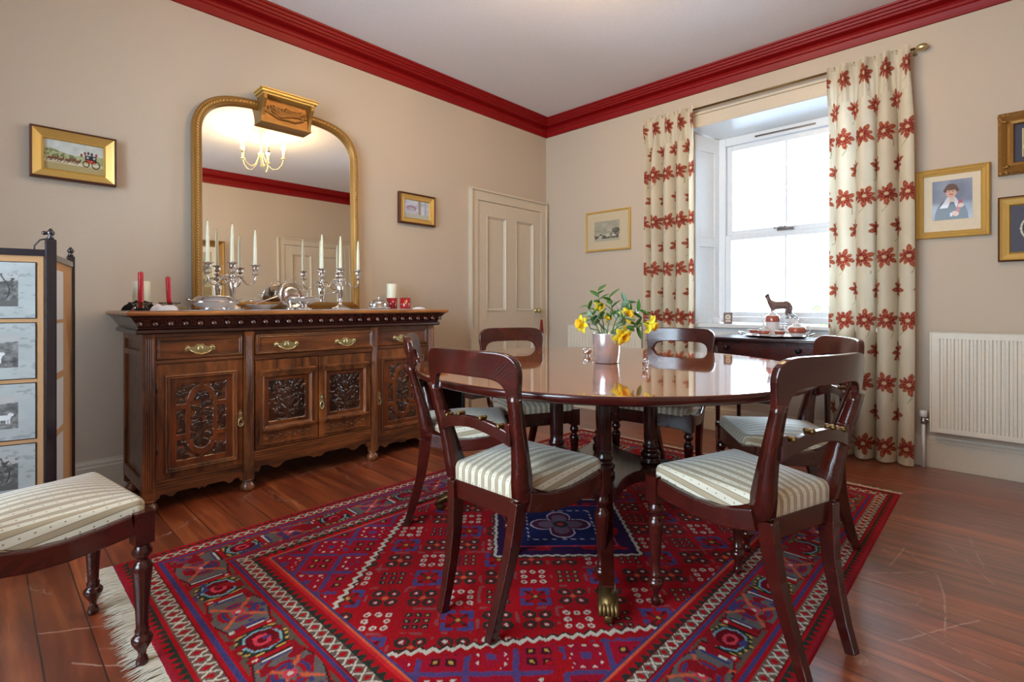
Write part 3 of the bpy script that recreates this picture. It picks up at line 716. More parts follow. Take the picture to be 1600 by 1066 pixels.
def sprig(pts, n, ls, label, mat, seed, wd=.42):
    r = random.Random(seed); P = [fp(*p) for p in pts]; base = Vector((VC.x, VC.y, TZ+.03)); allp = [base]+P
    t = thing('leafy_sprig', base, 0, label, 'foliage', 'leafy sprigs in the steel pot')
    MB().tube([p-base for p in allp], [.003]+[.0025]*(len(P)-1)+[.0012], 8).build('stem', M['glassstem'], t)
    lf = MB(); ls *= 1.35; wd = .58
    for i in range(n):
        u = .38+.62*(i+.5)/n; x = u*(len(allp)-1); k = min(int(x), len(allp)-2); c = allp[k].lerp(allp[k+1], x-k)
        if c.z < TZ+.13: continue
        tn = (allp[k+1]-allp[k]).normalized(); a = i*2.4+r.random(); sd = tn.orthogonal().normalized(); sd.rotate(Matrix.Rotation(a, 3, tn))
        d = (sd*.9+tn*.5+Vector((0, 0, .1))).normalized(); nn = d.cross(tn).normalized().cross(d).normalized(); b = d.cross(nn)
        ll = ls*(.8+.4*r.random()); vv = []; ff = []
        for q in range(7):
            w = q/6; hw = ll*wd*.5*math.sin(PI*(w*.96+.03))**.8; p = c-base+d*ll*w+nn*(-.12*ll*w*w)
            for s_ in (-1, 0, 1): vv.append(p+b*s_*hw+nn*(.12*hw if s_ else 0))
        for q in range(6):
            for j in range(2): ff.append((q*3+j, q*3+j+1, (q+1)*3+j+1, (q+1)*3+j))
        lf.add(vv, ff, True)
    o = lf.build('leaves', mat, t); md = o.modifiers.new('s', 'SOLIDIFY'); md.thickness = .0008
sprig([(944, 505, .02), (938, 480, .03), (936, 452, .02)], 11, .040, 'tallest leafy green sprig rising from the middle of the pot', M['leaf'], 1)
sprig([(950, 510, .0), (957, 485, .0), (952, 462, .0)], 8, .042, 'leafy green sprig leaning right of the tallest one', M['leaf'], 2)
sprig([(938, 510, -.02), (926, 492, -.02), (915, 476, 0)], 6, .042, 'green sprig spreading up to the left', M['leaf'], 3)
sprig([(932, 512, -.03), (925, 500, -.04), (918, 492, -.05)], 7, .034, 'pale green sprig low on the left behind the left daffodil', M['leaf_lt'], 4)
sprig([(965, 508, .0), (985, 492, .01), (1002, 484, .01)], 9, .046, 'leafy sprig reaching up to the right past the daffodils', M['leaf'], 5, .5)
sprig([(970, 514, .03), (990, 510, .04), (1006, 514, .05)], 6, .040, 'leafy sprig reaching level to the right above the chair back', M['leaf'], 6, .55)
sprig([(962, 505, .02), (972, 482, .02), (982, 470, .03)], 8, .040, 'silvery green sprig behind the upper right daffodil', M['leaf_lt'], 7)
sprig([(955, 508, -.06), (966, 500, -.08), (972, 494, -.08)], 6, .042, 'silvery sprig in the front centre of the bunch', M['leaf_lt'], 8)
# small silver birds
def bird(x, y, rz, label):
    t = thing('silver_bird', (x, y, TZ+.001), rz, label, 'ornament', 'small silver birds on the dining table')
    b = MB(); b.ellipsoid((0, 0, .017), (.022, .012, .012)); b.ellipsoid((.018, 0, .034), (.008, .006, .007)); b.tube([(.012, 0, .022), (.018, 0, .030)], [.006, .004]); b.tube([(.024, 0, .034), (.033, 0, .032)], [.002, .0006])
    b.lathe([(.012, 0), (.012, .003), (.004, .006)], 14)
    b = b.build('bird_body', M['silver'], t)
    w = MB()
    for s in (1, -1): w.ellipsoid((-.008, s*.011, .026), (.017, .003, .009), 12, 8, Matrix.Rotation(.5, 3, 'Y'))
    w.tube([(-.018, 0, .018), (-.034, 0, .030)], [.006, .002]); w.build('wings', M['silver'], t)
bird(1.934, 1.081, .6, 'small polished silver bird ornament right of the steel pot')
bird(2.217, 1.576, 2.4, 'small polished silver bird ornament left of the steel pot')
#@@SIDEBOARD
# ================================================================== SIDEBOARD
SBX, SBY = 1.39, 3.17
sb = thing('sideboard', (SBX, SBY, 0), 0, 'long dark carved oak sideboard with brass handles against the left wall under the mirror', 'sideboard')
def wb(name, mat, *boxes, bevel=.002, parent=None):
    m_ = MB()
    for b in boxes: m_.box(*b)
    return m_.build(name, mat, parent or sb, world=True, bevel=bevel)
wb('carcass', M['oak_h'], (.545, 2.245, 2.966, 3.42, .12, .866), bevel=0)
wb('side_panel', M['oak'], (.533, .546, 2.955, 3.00, .06, .866), (.533, .546, 3.385, 3.42, .06, .866), (.533, .546, 3.0, 3.385, .75, .78), (.533, .546, 3.0, 3.385, .10, .16), (.533, .546, 3.0, 3.385, .83, .866))
wb('side_panel', M['oak'], (2.244, 2.257, 2.955, 3.42, .06, .866))
for k, (x0, x1, yf) in enumerate(((.532, .585, 2.944), (.982, 1.030, 2.930), (1.744, 1.792, 2.930), (2.204, 2.257, 2.944))):
    p = MB(); p.box(x0, x1, yf, 2.975, .062, .864)
    n = 4; wd = (x1-x0-.016)/n
    for i in range(n): p.tube([(x0+.008+wd*(i+.5), yf+.001, .10), (x0+.008+wd*(i+.5), yf+.001, .84)], wd*.42, 8)
    p.build('stile', M['oak'], sb, world=True, bevel=.001)
for (x, y) in ((.562, 2.965), (1.006, 2.957), (1.768, 2.957), (2.228, 2.965), (.57, 3.38), (2.22, 3.38)):
    MB().lathe([(.020, 0), (.033, .006), (.037, .020), (.034, .036), (.024, .046), (.022, .052), (.030, .056), (.030, .063)], 24, (x, y)).build('bun_foot', M['oak'], sb, world=True)
def apron(x0, x1, zt, pts, y0, y1):
    w = x1-x0; poly = [(x1, zt), (x0, zt)]
    poly += [(x0+w*u, z) for u, z in pts]
    m_ = MB(); m_.prism(poly[::1], y0, y1)
    # two reeds along the upper edge
    for z in (zt-.010, zt-.024, zt-.038): m_.box(x0, x1, y0-.004, y0+.001, z-.004, z+.003)
    m_.build('apron', M['oak_h'], sb, world=True, bevel=.001)
def scal(zb, lob):
    out = []; n = 60
    for i in range(n+1):
        u = i/n; a = abs(u-.5)*2
        z = zb+lob*(.9 if a < .92 else 0)-lob*.9*max(0, math.cos((a-.0)*PI*3.0))**2*(1 if a < .92 else 0) + (.014*max(0, 1-((a-.0)/.05)**2))
        out.append((u, z))
    return out
apron(.586, .981, .150, scal(.062, .020), 2.952, 2.968)
apron(1.031, 1.743, .214, scal(.096, .030), 2.934, 2.966)
apron(1.793, 2.203, .150, scal(.062, .020), 2.952, 2.968)
# carving -------------------------------------------------------------
class Carve:
    def __init__(s, X, Z): s.X, s.Z = X, Z; s.h = np.zeros_like(X)
    def leaf(s, cx, cz, ang, ln, wd, hh=.006):
        dx, dz = s.X-cx, s.Z-cz; ca, sa = math.cos(ang), math.sin(ang); u = (dx*ca+dz*sa)/ln; v = (-dx*sa+dz*ca)
        v = v-ln*.18*np.sin(np.clip(u, 0, 1)*PI)*.6
        w = wd*np.sin(np.clip(u, 0, 1)*PI)**.8+1e-6; r = np.abs(v)/w
        g = np.where((u > 0) & (u < 1) & (r < 1), np.sqrt(np.clip(1-r*r, 0, 1))*hh*(1-.45*np.exp(-(v/(wd*.15))**2)), 0); s.h = np.maximum(s.h, g)
    def flower(s, cx, cz, R, hh=.008, n=5):
        dx, dz = s.X-cx, s.Z-cz; r = np.hypot(dx, dz)/R; a = np.arctan2(dz, dx)
        e = .78+.22*np.cos(n*a); t = r/e
        g = np.where(t < 1, hh*(np.sin(np.clip(t, 0, 1)*PI)**.7*.9), 0)
        g = np.where(r < .30, hh*np.sqrt(np.clip(1-(r/.30)**2, 0, 1))*1.1, g); s.h = np.maximum(s.h, g)
    def ball(s, cx, cz, R, hh=.006):
        r = np.hypot(s.X-cx, s.Z-cz)/R; s.h = np.maximum(s.h, np.where(r < 1, hh*np.sqrt(np.clip(1-r*r, 0, 1)), 0))
    def stem(s, pts, wd=.004, hh=.005):
        for (x0, z0), (x1, z1) in zip(pts[:-1], pts[1:]):
            dx, dz = x1-x0, z1-z0; q = dx*dx+dz*dz; t = np.clip(((s.X-x0)*dx+(s.Z-z0)*dz)/q, 0, 1)
            r = np.hypot(s.X-x0-t*dx, s.Z-z0-t*dz)/wd; s.h = np.maximum(s.h, np.where(r < 1, hh*np.sqrt(np.clip(1-r*r, 0, 1)), 0))
def carved_sheet(name, x0, x1, z0, z1, y, kind, parent, mirror=False, seed=0):
    dx = .0022; nx = int((x1-x0)/dx); nz = int((z1-z0)/dx)
    U, V = np.meshgrid(np.linspace(0, 1, nx), np.linspace(0, 1, nz)); W_, H_ = x1-x0, z1-z0
    X = (U-.5)*W_; Z = (V-.5)*H_; Xc = -X if mirror else X
    c = Carve(Xc, Z)
    if kind == 'cartouche':
        a, b = .112, .190
        outer = (np.abs(Xc) < a) & (np.abs(Z) < b)
        car = ((np.abs(Xc) < .052) & (np.abs(Z) < .098)) | ((np.hypot(Xc, (np.abs(Z)-.108)/1.0) < .038))
        big = ((np.abs(Xc) < .072) & (np.abs(Z) < .116)) | (np.hypot(Xc, np.abs(Z)-.118) < .060)
        bars = (np.abs(np.abs(Z)-.075) < .013) & ~big
        mid = (np.abs(Xc) < .010)
        cut = (outer & ~big & ~bars & ~mid) | car
        c.stem([(0, -.12), (.004, -.05), (-.002, .02), (0, .08), (0, .11)])
        c.flower(0, .120, .030); c.flower(-.026, -.015, .025); c.flower(.030, .012, .016); c.ball(.040, -.02, .010); c.ball(.022, -.028, .010)
        for zz, aa, ll in ((.06, .4, .055), (.055, 2.75, .055), (.03, -.2, .05), (.025, 3.3, .05), (-.05, .3, .05), (-.045, 2.9, .048), (-.075, -.35, .05), (-.08, 3.5, .05), (-.10, -.9, .04), (-.10, 4.0, .04)): c.leaf(0, zz, aa, ll, .014)
        c.flower(-.085, .140, .026); c.leaf(-.07, .165, .1, .05, .012); c.leaf(-.095, .115, -1.3, .035, .011)
        for ang in (.2, .9, -.5, 2.4): c.leaf(.085, .140, ang+PI*.6, .045, .012)
        c.leaf(.045, .165, -.5, .06, .012)
        for sx in (-1, 1):
            c.leaf(sx*.090, -.03, PI/2, .06, .013); c.flower(sx*.092, .028, .015); c.ball(sx*.098, -.05, .009)
            for ang in (.1, .7, 1.3, 2.0): c.leaf(sx*.105, -.182, (PI-ang) if sx > 0 else ang, .058, .012)
            c.leaf(sx*.05, -.178, (PI-.2) if sx < 0 else .2, .05, .011)
    else:
        a, b = W_/2-.028, H_/2-.026
        cut = (np.abs(Xc) < a) & (np.abs(Z) < b)
        c.stem([(0, -b), (.002, -.04), (-.002, .03), (0, .06)]); c.flower(0, .052, .024, n=6)
        for zz, aa, ll in ((-.06, .9, .08), (-.06, 2.25, .08), (-.02, .6, .07), (-.02, 2.55, .07), (.02, .9, .06), (.02, 2.25, .06), (-.085, .25, .06), (-.085, 2.9, .06)): c.leaf(0, zz, aa, ll, .012)
        for sx in (-1, 1):
            c.flower(sx*.048, .02, .014); c.flower(sx*.05, -.045, .013); c.leaf(sx*.03, .07, 1.0 if sx > 0 else 2.1, .05, .012); c.leaf(sx*.05, -.085, 1.6, .035, .010); c.ball(sx*.055, .075, .009); c.ball(sx*.035, -.088, .008)
    c.h = np.maximum(c.h, .0042*np.clip((fbm(U*W_*14, V*H_*14, 3.2, 6+seed, 2)-.46)*6, 0, 1)*(c.h < .0012))
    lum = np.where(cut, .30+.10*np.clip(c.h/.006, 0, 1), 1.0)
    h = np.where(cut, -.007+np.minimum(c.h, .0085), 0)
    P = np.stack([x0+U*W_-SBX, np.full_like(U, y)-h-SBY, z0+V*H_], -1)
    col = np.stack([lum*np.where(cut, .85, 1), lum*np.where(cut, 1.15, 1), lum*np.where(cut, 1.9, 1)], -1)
    return grid_obj(name, P, M['carve'], parent, color=col)
def moulding(mb, x0, x1, z0, z1, prof, y): ring(mb, x0, x1, z0, z1, prof, y)
def drop_handle(x, y, z, parent):
    h = MB(); h.prism([(x-.010, z-.012), (x+.010, z-.012), (x+.013, z+.004), (x+.009, z+.02), (x+.013, z+.032), (x, z+.050), (x-.013, z+.032), (x-.009, z+.02), (x-.013, z+.004)], y-.004, y)
    h.ellipsoid((x, y-.006, z+.028), (.005, .003, .005), 10, 6)
    pts = [(x+.014*math.sin(t)*(.5+.5*math.sin(t/2)), y-.010, z+.004-.044*(1-math.cos(t))/2) for t in np.linspace(0, 2*PI, 20)[:-1]]
    h.tube(pts, .0032, 8, closed=True); h.prism([(x-.009, z-.038), (x+.009, z-.038), (x+.004, z-.018), (x-.004, z-.018)], y-.012, y-.008)
    h.build('handle', M['brass'], parent, world=True)
def drawer_pull(x, y, z, parent):
    h = MB()
    half = [(0, -.027), (.018, -.024), (.034, -.012), (.052, -.006), (.066, -.010), (.070, .004), (.062, .018), (.050, .020), (.046, .012), (.034, .012), (.022, .016), (.012, .027), (0, .024)]
    poly = half+[(-a, b) for a, b in half[::-1][1:-1]]
    h.prism([(x+a, z+b) for a, b in poly], y-.004, y)
    for s in (1, -1): h.ellipsoid((x+s*.056, y-.006, z+.006), (.011, .006, .010), 12, 8)
    h.ellipsoid((x, y-.005, z), (.013, .004, .019), 14, 8)
    h.tube([(x-.050, y-.006, z+.004), (x-.044, y-.020, z-.006), (x-.026, y-.026, z-.019), (x, y-.027, z-.025), (x+.026, y-.026, z-.019), (x+.044, y-.020, z-.006), (x+.050, y-.006, z+.004)], .0042, 8)
    h.build('handle', M['brass'], parent, world=True)
def drawer(x0, x1, yf, pulls):
    d = MB(); d.box(x0, x1, yf, 2.968, .738, .846); 
    ring(d, x0, x1, .738, .846, [(0, 0), (0, .006), (.006, .008), (.010, .004), (.014, .006), (.019, .001)], yf)
    o = d.build('drawer', M['oak_h'], sb, world=True, bevel=.001)
    for p in pulls: drawer_pull(p, yf, .782, o)
drawer(.588, .979, 2.956, (.777,)); drawer(1.034, 1.740, 2.912, (1.195, 1.553)); drawer(1.795, 2.201, 2.956, (1.990,))
wb('rail', M['oak_h'], (.586, .981, 2.948, 2.968, .716, .734), (1.031, 1.743, 2.922, 2.968, .706, .734), (1.793, 2.203, 2.948, 2.968, .716, .734), (.586, 2.203, 2.95, 2.968, .848, .866), (.586, .981, 2.944, 2.968, .722, .728), (1.793, 2.203, 2.944, 2.968, .722, .728))
def side_door(x0, x1, hx, mirror):
    yf = 2.952; px0, px1 = x0+.048, x1-.042; pz0, pz1 = .195, .645
    d = MB(); z0, z1 = .152, .714
    for b in ((x0, px0, yf, 2.968, z0, z1), (px1, x1, yf, 2.968, z0, z1), (px0, px1, yf, 2.968, z0, pz0), (px0, px1, yf, 2.968, pz1, z1)): d.box(*b)
    ring(d, px0-.012, px1+.012, pz0-.014, pz1+.014, [(0, 0), (0, .010), (.006, .013), (.010, .006), (.014, .010), (.018, .008), (.022, -.006)], yf)
    o = d.build('door', M['oak'], sb, world=True, bevel=.001)
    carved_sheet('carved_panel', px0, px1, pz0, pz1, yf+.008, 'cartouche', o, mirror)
    drop_handle(hx, yf, .395, o)
    for z in (.30, .60): MB().tube([(x0+.003, yf-.002, z-.022), (x0+.003, yf-.002, z+.022)], .003, 8).build('hinge', M['iron'], o, world=True)
side_door(.588, .979, .966, False); side_door(1.795, 2.201, 1.810, True)
def mid_door(x0, x1, hx, mirror):
    yf = 2.928; px0, px1, pz0, pz1 = x0+.045, x1-.045, .332, .608; z0, z1 = .218, .703
    d = MB()
    for b in ((x0, px0, yf, 2.966, z0, z1), (px1, x1, yf, 2.966, z0, z1), (px0, px1, yf, 2.966, z0, pz0), (px0, px1, yf, 2.966, pz1, z1)): d.box(*b)
    ring(d, px0-.010, px1+.010, pz0-.010, pz1+.010, [(0, 0), (0, .008), (.006, .012), (.012, .006), (.018, -.004)], yf)
    # ledges above and below the panel
    for za, zb, pj in ((.640, .650, .034), (.628, .640, .024), (.614, .628, .014), (.318, .328, .030), (.306, .318, .018), (.236, .244, .012)): d.box(px0-.018, px1+.018, yf-pj, yf+.001, za, zb)
    for i in range(9): d.leaf = None
    for i in range(10):
        u = (i+.5)/10; d.ellipsoid((px0+(px1-px0)*u, yf-.002, .272+.006*(1 if i % 2 else -1)), (.012, .004, .006), 10, 6)
    o = d.build('door', M['oak'], sb, world=True, bevel=.001)
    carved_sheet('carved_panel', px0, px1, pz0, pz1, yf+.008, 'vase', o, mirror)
    if hx: drop_handle(hx, yf, .430, o)
mid_door(1.036, 1.386, None, False); mid_door(1.392, 1.738, 1.408, True)
# cornice of the sideboard
cp = [(0, .864), (.036, .866), (.042, .872), (.040, .884), (.030, .893), (.030, .896), (.040, .912), (.060, .938), (.066, .946), (.078, .952), (.086, .958), (.088, .967), (.080, .976), (0, .976)]
def wrap(profile, x0, x1, yf, yb):
    n = len(profile); vs = []
    for (cx_, cy_, sx_, sy_) in ((x0, yb, -1, 0), (x0, yf, -1, -1), (x1, yf, 1, -1), (x1, yb, 1, 0)):
        for p, z in profile: vs.append((cx_+sx_*p*(.92), cy_+sy_*p, z))
    fs = []
    for k in range(3):
        for i in range(n): fs.append((k*n+i, k*n+(i+1) % n, (k+1)*n+(i+1) % n, (k+1)*n+i))
    fs += [tuple(range(n)), tuple(range(4*n-1, 3*n-1, -1))]
    return MB().add(vs, fs)
wrap(cp[:10]+[(0, .952)], .540, 2.250, 2.958, 3.43).build('cornice', M['mahog_dk'], sb, world=True)
tpb = wrap([(0, .953), (.078, .953), (.086, .958), (.088, .967), (.080, .976), (0, .976)], .540, 2.250, 2.958, 3.435)
tpb.box(.55, 2.24, 2.94, 3.43, .953, .976)
tpb.build('top_board', M['oak_top'], sb, world=True)
eg = MB(); n = 29; R = Matrix.Rotation(math.radians(-38), 3, 'X')
for i in range(n):
    x = .512+(2.278-.512)*i/(n-1)
    eg.ellipsoid((x, 2.958-.050, .922), (.015, .010, .024), 12, 8, R)
    if i < n-1:
        xm = x+(2.278-.512)/(n-1)/2
        for q in (-.008, 0, .008): eg.bar([(xm+q, 2.958-.040, .906), (xm+q, 2.958-.062, .938)], .004, .008)
eg.build('egg_and_dart_band', wood('polished_dark_oak', L(38, 10, 8), L(84, 28, 18), (20, 20, 4), .2, .7), sb, world=True)

# ================================================================== THINGS ON THE SIDEBOARD
ST = .977
rn = MB(); 
U, V = np.meshgrid(np.linspace(0, 1, 160), np.linspace(0, 1, 34))
PP = np.stack([.70+1.47*U-.70, 2.885+.36*V+.012*np.sin(U*70)*(V < .1)-2.885, .0016+.0012*fbm(U*6, V*2, 3, 5)], -1)
PP[..., 2] *= 1
t_ = grid_obj('table_runner', PP, M['linen'], None, color=C3(U, (.8, .78, .8)), solid=.0012); t_.location = (.70, 2.885, ST)
tag(t_, 'white linen runner lying along the top of the carved oak sideboard', 'table runner')
SR = ST+.0035
def candelabrum(x, y, rz, label, cand):
    t = thing('candelabrum', (x, y, SR), rz, label, 'candelabrum', 'silver three-light candelabra')
    MB().lathe([(.062, 0), (.064, .004), (.060, .010), (.040, .016), (.024, .022), (.014, .034), (.011, .046), (.016, .052), (.011, .058), (.012, .075), (.020, .125), (.024, .160), (.018, .168), (.010, .176), (.014, .184), (.019, .196), (.014, .206), (.009, .214)], 28).build('stem', M['silver'], t)
    cupp = [(.006, 0), (.012, .003), (.021, .008), (.021, .011), (.009, .015), (.008, .022), (.015, .029), (.018, .040), (.016, .052), (.019, .056), (.030, .060), (.030, .063), (.012, .065)]
    for dx, z in ((-.130, .206), (0, .214), (.130, .206)):
        MB().lathe(cupp, 24, (dx, 0)).build('candle_cup', M['silver'], t, xf=Matrix.Translation((0, 0, z-.0)))
    for s in (1, -1):
        MB().tube([(s*.012, 0, .190), (s*.030, 0, .202), (s*.048, 0, .196), (s*.062, 0, .172), (s*.082, 0, .150), (s*.106, 0, .146), (s*.124, 0, .160), (s*.130, 0, .184), (s*.130, 0, .208)], [.007, .006, .0055, .005, .005, .005, .005, .005, .006], 12).build('arm', M['silver'], t)
        MB().tube([(s*.012, .004, .172), (s*.030, .006, .160), (s*.044, .006, .172), (s*.040, .004, .190), (s*.026, .004, .186)], [.005, .004, .0035, .003, .0025], 8).build('scroll', M['silver'], t)
    for dx, z, ln, lb in cand:
        c = thing('taper_candle', (x+dx*math.cos(rz), y+dx*math.sin(rz), SR+z), 0, lb, 'candle', 'ivory taper candles on the sideboard')
        MB().lathe([(.0105, 0), (.0108, .01), (.0090, ln*.6), (.0068, ln*.85), (.0040, ln*.97), (.0015, ln)], 16).build('wax', M['candle'], c)
        MB().tube([(0, 0, ln-.002), (-.002, 0, ln+.008)], .0009, 6).build('wick', M['wick'], c)
candelabrum(1.0218, 3.255, .05, 'silver three-light candelabrum at the left end of the mirror, holding ivory candles',
  ((-.130, .271, .235, 'ivory taper candle in the left arm of the left candelabrum'), (0, .279, .222, 'ivory taper candle in the middle of the left candelabrum'), (.130, .271, .210, 'ivory taper candle in the right arm of the left candelabrum')))
candelabrum(1.6976, 3.25, -.02, 'silver three-light candelabrum at the right end of the mirror, holding ivory candles',
  ((-.130, .271, .225, 'ivory taper candle in the left arm of the right candelabrum'), (0, .279, .220, 'ivory taper candle in the middle of the right candelabrum'), (.130, .271, .205, 'ivory taper candle in the right arm of the right candelabrum, beside the mirror edge')))
# glass holders with red candles
for (x, y, z, h, tilt, lg, lc) in ((.539, 3.02, ST+.001, .175, .0, 'clear cut-glass holder carrying the leftmost red candle', 'leftmost red candle on the sideboard, in front of a white pillar candle'),
                             (.676, 3.10, ST+.001, .160, -.05, 'clear glass holder between the white cloth and the silver lidded dish', 'red candle leaning slightly, second from the left on the sideboard')):
    t = thing('glass_candle_holder', (x, y, z), 0, lg, 'candle holder', 'glass candle holders')
    MB().lathe([(.036, 0), (.038, .004), (.034, .012), (.026, .020), (.034, .030), (.050, .038), (.051, .041), (.030, .033), (.014, .026), (.013, .012), (0, .011)], 12, smooth=False).build('glass_bowl', M['glass'], t)
    c = thing('red_candle', (x, y, z+.0125), 0, lc, 'candle', 'red dinner candles', rot=(0, tilt, 0))
    MB().lathe([(.0115, 0), (.0118, .01), (.0115, h-.004), (.009, h), (0, h)], 20).build('wax', M['wax_red'], c)
    MB().tube([(0, 0, h-.001), (.002, 0, h+.008)], .001, 6).build('wick', M['wick'], c)
def pillar(x, y, r, h, lab, z=ST+.001):
    c = thing('pillar_candle', (x, y, z), 0, lab, 'candle', 'white pillar candles'); MB().lathe([(r*.97, 0), (r, .003), (r, h-.004), (r*.93, h), (0, h-.003)], 28).build('wax', M['candle'], c)
    MB().tube([(0, 0, h-.004), (.001, 0, h+.009)], .0011, 6).build('wick', M['wick'], c)
pillar(.574, 3.20, .038, .150, 'wide white pillar candle standing behind the leftmost red candle')
pillar(2.135, 3.30, .036, .125, 'white pillar candle on a dark base at the right end of the sideboard', ST+.065)
t = thing('candle_base', (2.135, 3.30, ST+.001), 0, 'dark low stand with clear stem under the right-hand white pillar candle', 'candle holder')
MB().lathe([(.040, 0), (.042, .010), (.030, .018), (.012, .020)], 20).build('foot', M['blackm'], t); MB().lathe([(.026, .0185), (.026, .050), (.040, .060), (.040, .063), (0, .063)], 20).build('glass_stem', M['linen'], t)
def cloth(name, x, y, sx, sy, h, mat, seed, label, cat, z=ST+.001):
    U, V = np.meshgrid(np.linspace(-1, 1, 40), np.linspace(-1, 1, 26)); r = np.clip(1-(np.abs(U)**2.6+np.abs(V)**2.6), 0, 1)
    hh = h*np.sqrt(r)*(.45+.8*fbm(U+1, V+1, 2.2, seed))
    P = np.stack([sx*U*(1+.08*np.sin(V*5+seed)), sy*V*(1+.08*np.cos(U*4)), hh], -1)
    o = grid_obj(name, P, mat); o.location = (x, y, z); tag(o, label, cat); return o
cloth('black_pouch', .545, 3.11, .066, .03, .05, M['black'], 3, 'crumpled black cloth pouch behind the leftmost glass candle holder', 'pouch')
cloth('white_cloth', .628, 2.985, .055, .030, .032, M['linen'], 8, 'small crumpled white cloth near the left front edge of the sideboard', 'cloth')
cloth('folded_doily', 2.165, 3.00, .045, .03, .014, M['linen'], 11, 'crumpled white doily at the far right end of the sideboard', 'doily', SR+.0)
t = thing('napkin_ring', (.757, 3.16, ST+.001), 0, 'small brass ring lying left of the silver lidded dish', 'ring')
MB().lathe([(.024, 0), (.026, .003), (.026, .016), (.024, .018), (.021, .016), (.021, .003)], 24).build('ring_band', M['brass'], t)
# lidded entree dish
t = thing('entree_dish', (.875, 3.06, SR), .05, 'large oval silver lidded entree dish on the left of the sideboard', 'dish')
MB().lathe([(.060, 0), (.062, .006), (.052, .010), (.080, .020), (.098, .034), (.106, .038), (.106, .041), (.090, .040), (0, .040)], 40, sx=1.15, sy=.82).build('dish_body', M['silver'], t)
MB().lathe([(.103, .042), (.102, .046), (.094, .052), (.086, .064), (.070, .073), (.050, .077), (.020, .078), (0, .078)], 40, sx=1.15, sy=.82).build('lid', M['silver'], t)
for s in (1, -1): MB().tube([(s*.110, -.022, .044), (s*.130, -.020, .054), (s*.136, 0, .058), (s*.130, .020, .054), (s*.110, .022, .044)], .004, 8).build('handle', M['silver'], t)
# open oval dish with leaning spoon behind
t = thing('oval_silver_dish', (1.165, 3.20, SR), 0, 'shallow oval silver dish behind, between the lidded dish and the upright tray', 'dish')
MB().lathe([(.045, 0), (.047, .006), (.060, .012), (.088, .028), (.092, .030), (.086, .030), (.058, .016), (0, .014)], 36, sx=1.1, sy=.7).build('dish_body', M['silver'], t)
MB().tube([(-.06, 0, .020), (.0, 0, .045), (.09, .0, .078), (.105, 0, .083)], [.003, .003, .0045, .002], 8).build('handle', M['silver'], t)
# upright round tray with handles on a scrolled wire stand
t = thing('display_stand', (1.372, 3.262, SR), 0, 'scrolled wire plate stand holding the round silver tray upright', 'plate stand')
w_ = MB()
for s in (1, -1):
    w_.tube([(s*.055, -.050, .012), (s*.055, -.040, .004), (s*.055, .0, .003), (s*.055, .040, .004), (s*.050, .030, .08), (s*.045, .018, .15)], .0025, 8)
    w_.tube([(s*.055, -.050, .012), (s*.055, -.056, .024), (s*.055, -.048, .030), (s*.055, -.043, .022)], .0022, 8)
w_.tube([(-.055, .03, .004), (.055, .03, .004)], .0025, 8); w_.build('wire_frame', M['iron'], t)
t = thing('round_silver_tray', (1.372, 3.243, SR+.008), 0, 'round engraved silver tray with two handles, standing upright before the mirror', 'tray', rot=(math.radians(-12), 0, 0))
R90 = Matrix.Translation((0, 0, .082)) @ Matrix.Rotation(PI/2, 4, 'X')
MB().lathe([(0, -.001), (.076, -.001), (.082, .004), (.084, .006), (.081, .008), (.074, .003), (.045, .002), (.043, .0032), (.041, .002), (0, .002)], 48).build('tray_plate', M['silver'], t, xf=R90)
en = MB()
for k in range(24):
    a = 2*PI*k/24; en.ellipsoid((.059*math.cos(a), .059*math.sin(a), .0035), (.006, .004, .0012), 8, 4)
en.build('engraved_border', M['bronze'], t, xf=R90)
for zc, s in ((.164, 1),): MB().tube([(-.028, 0, zc-.004), (-.032, 0, zc+.008), (-.016, 0, zc+.020), (0, 0, zc+.022), (.016, 0, zc+.020), (.032, 0, zc+.008), (.028, 0, zc-.004)], .003, 8).build('handle', M['silver'], t)
for s in (1, -1): MB().tube([(s*.080, 0, .100), (s*.098, 0, .108), (s*.104, 0, .088), (s*.092, 0, .070), (s*.080, 0, .064)], .003, 8).build('handle', M['silver'], t)
# footed bowl with tongs
t = thing('footed_bowl', (1.375, 3.09, SR), 0, 'silver footed bowl in front of the round tray', 'bowl')
MB().lathe([(.042, 0), (.044, .004), (.034, .010), (.014, .016), (.012, .022), (.030, .030), (.075, .050), (.102, .066), (.105, .068), (.100, .067), (.070, .053), (0, .034)], 40, sx=1.1, sy=.8).build('bowl_body', M['silver'], t)
t = thing('serving_tongs', (1.42, 3.08, SR+.066), -.15, 'silver serving tongs resting across the footed bowl', 'tongs')
MB().tube([(-.07, 0, .004), (.0, 0, .012), (.09, .0, .030), (.16, 0, .046)], [.0035, .003, .003, .0055], 8).tube([(-.07, 0.012, .004), (.0, 0.012, .010), (.09, .010, .026), (.16, 0.004, .044)], [.0035, .003, .003, .0055], 8).build('tong_arms', M['silver'], t)
t = thing('silver_bell', (1.245, 2.985, SR), 0, 'small pointed silver bell at the front edge below the round tray', 'bell')
MB().lathe([(.022, 0), (.022, .003), (.016, .016), (.010, .034), (.004, .046), (.006, .050), (.003, .056), (0, .058)], 20).build('bell_body', M['silver'], t)
t = thing('butter_dish', (1.905, 3.10, SR), 0, 'small domed silver butter dish right of the mirror', 'dish')
MB().lathe([(.055, 0), (.080, .006), (.084, .010), (.082, .013), (.066, .013), (0, .012)], 36, sx=1, sy=.75).build('dish_body', M['silver'], t)
MB().lathe([(.070, .014), (.070, .030), (.064, .048), (.048, .060), (.022, .065), (.006, .066), (.004, .070), (.010, .078), (.006, .084), (0, .086)], 36, sx=1, sy=.75).build('lid', M['silver'], t)
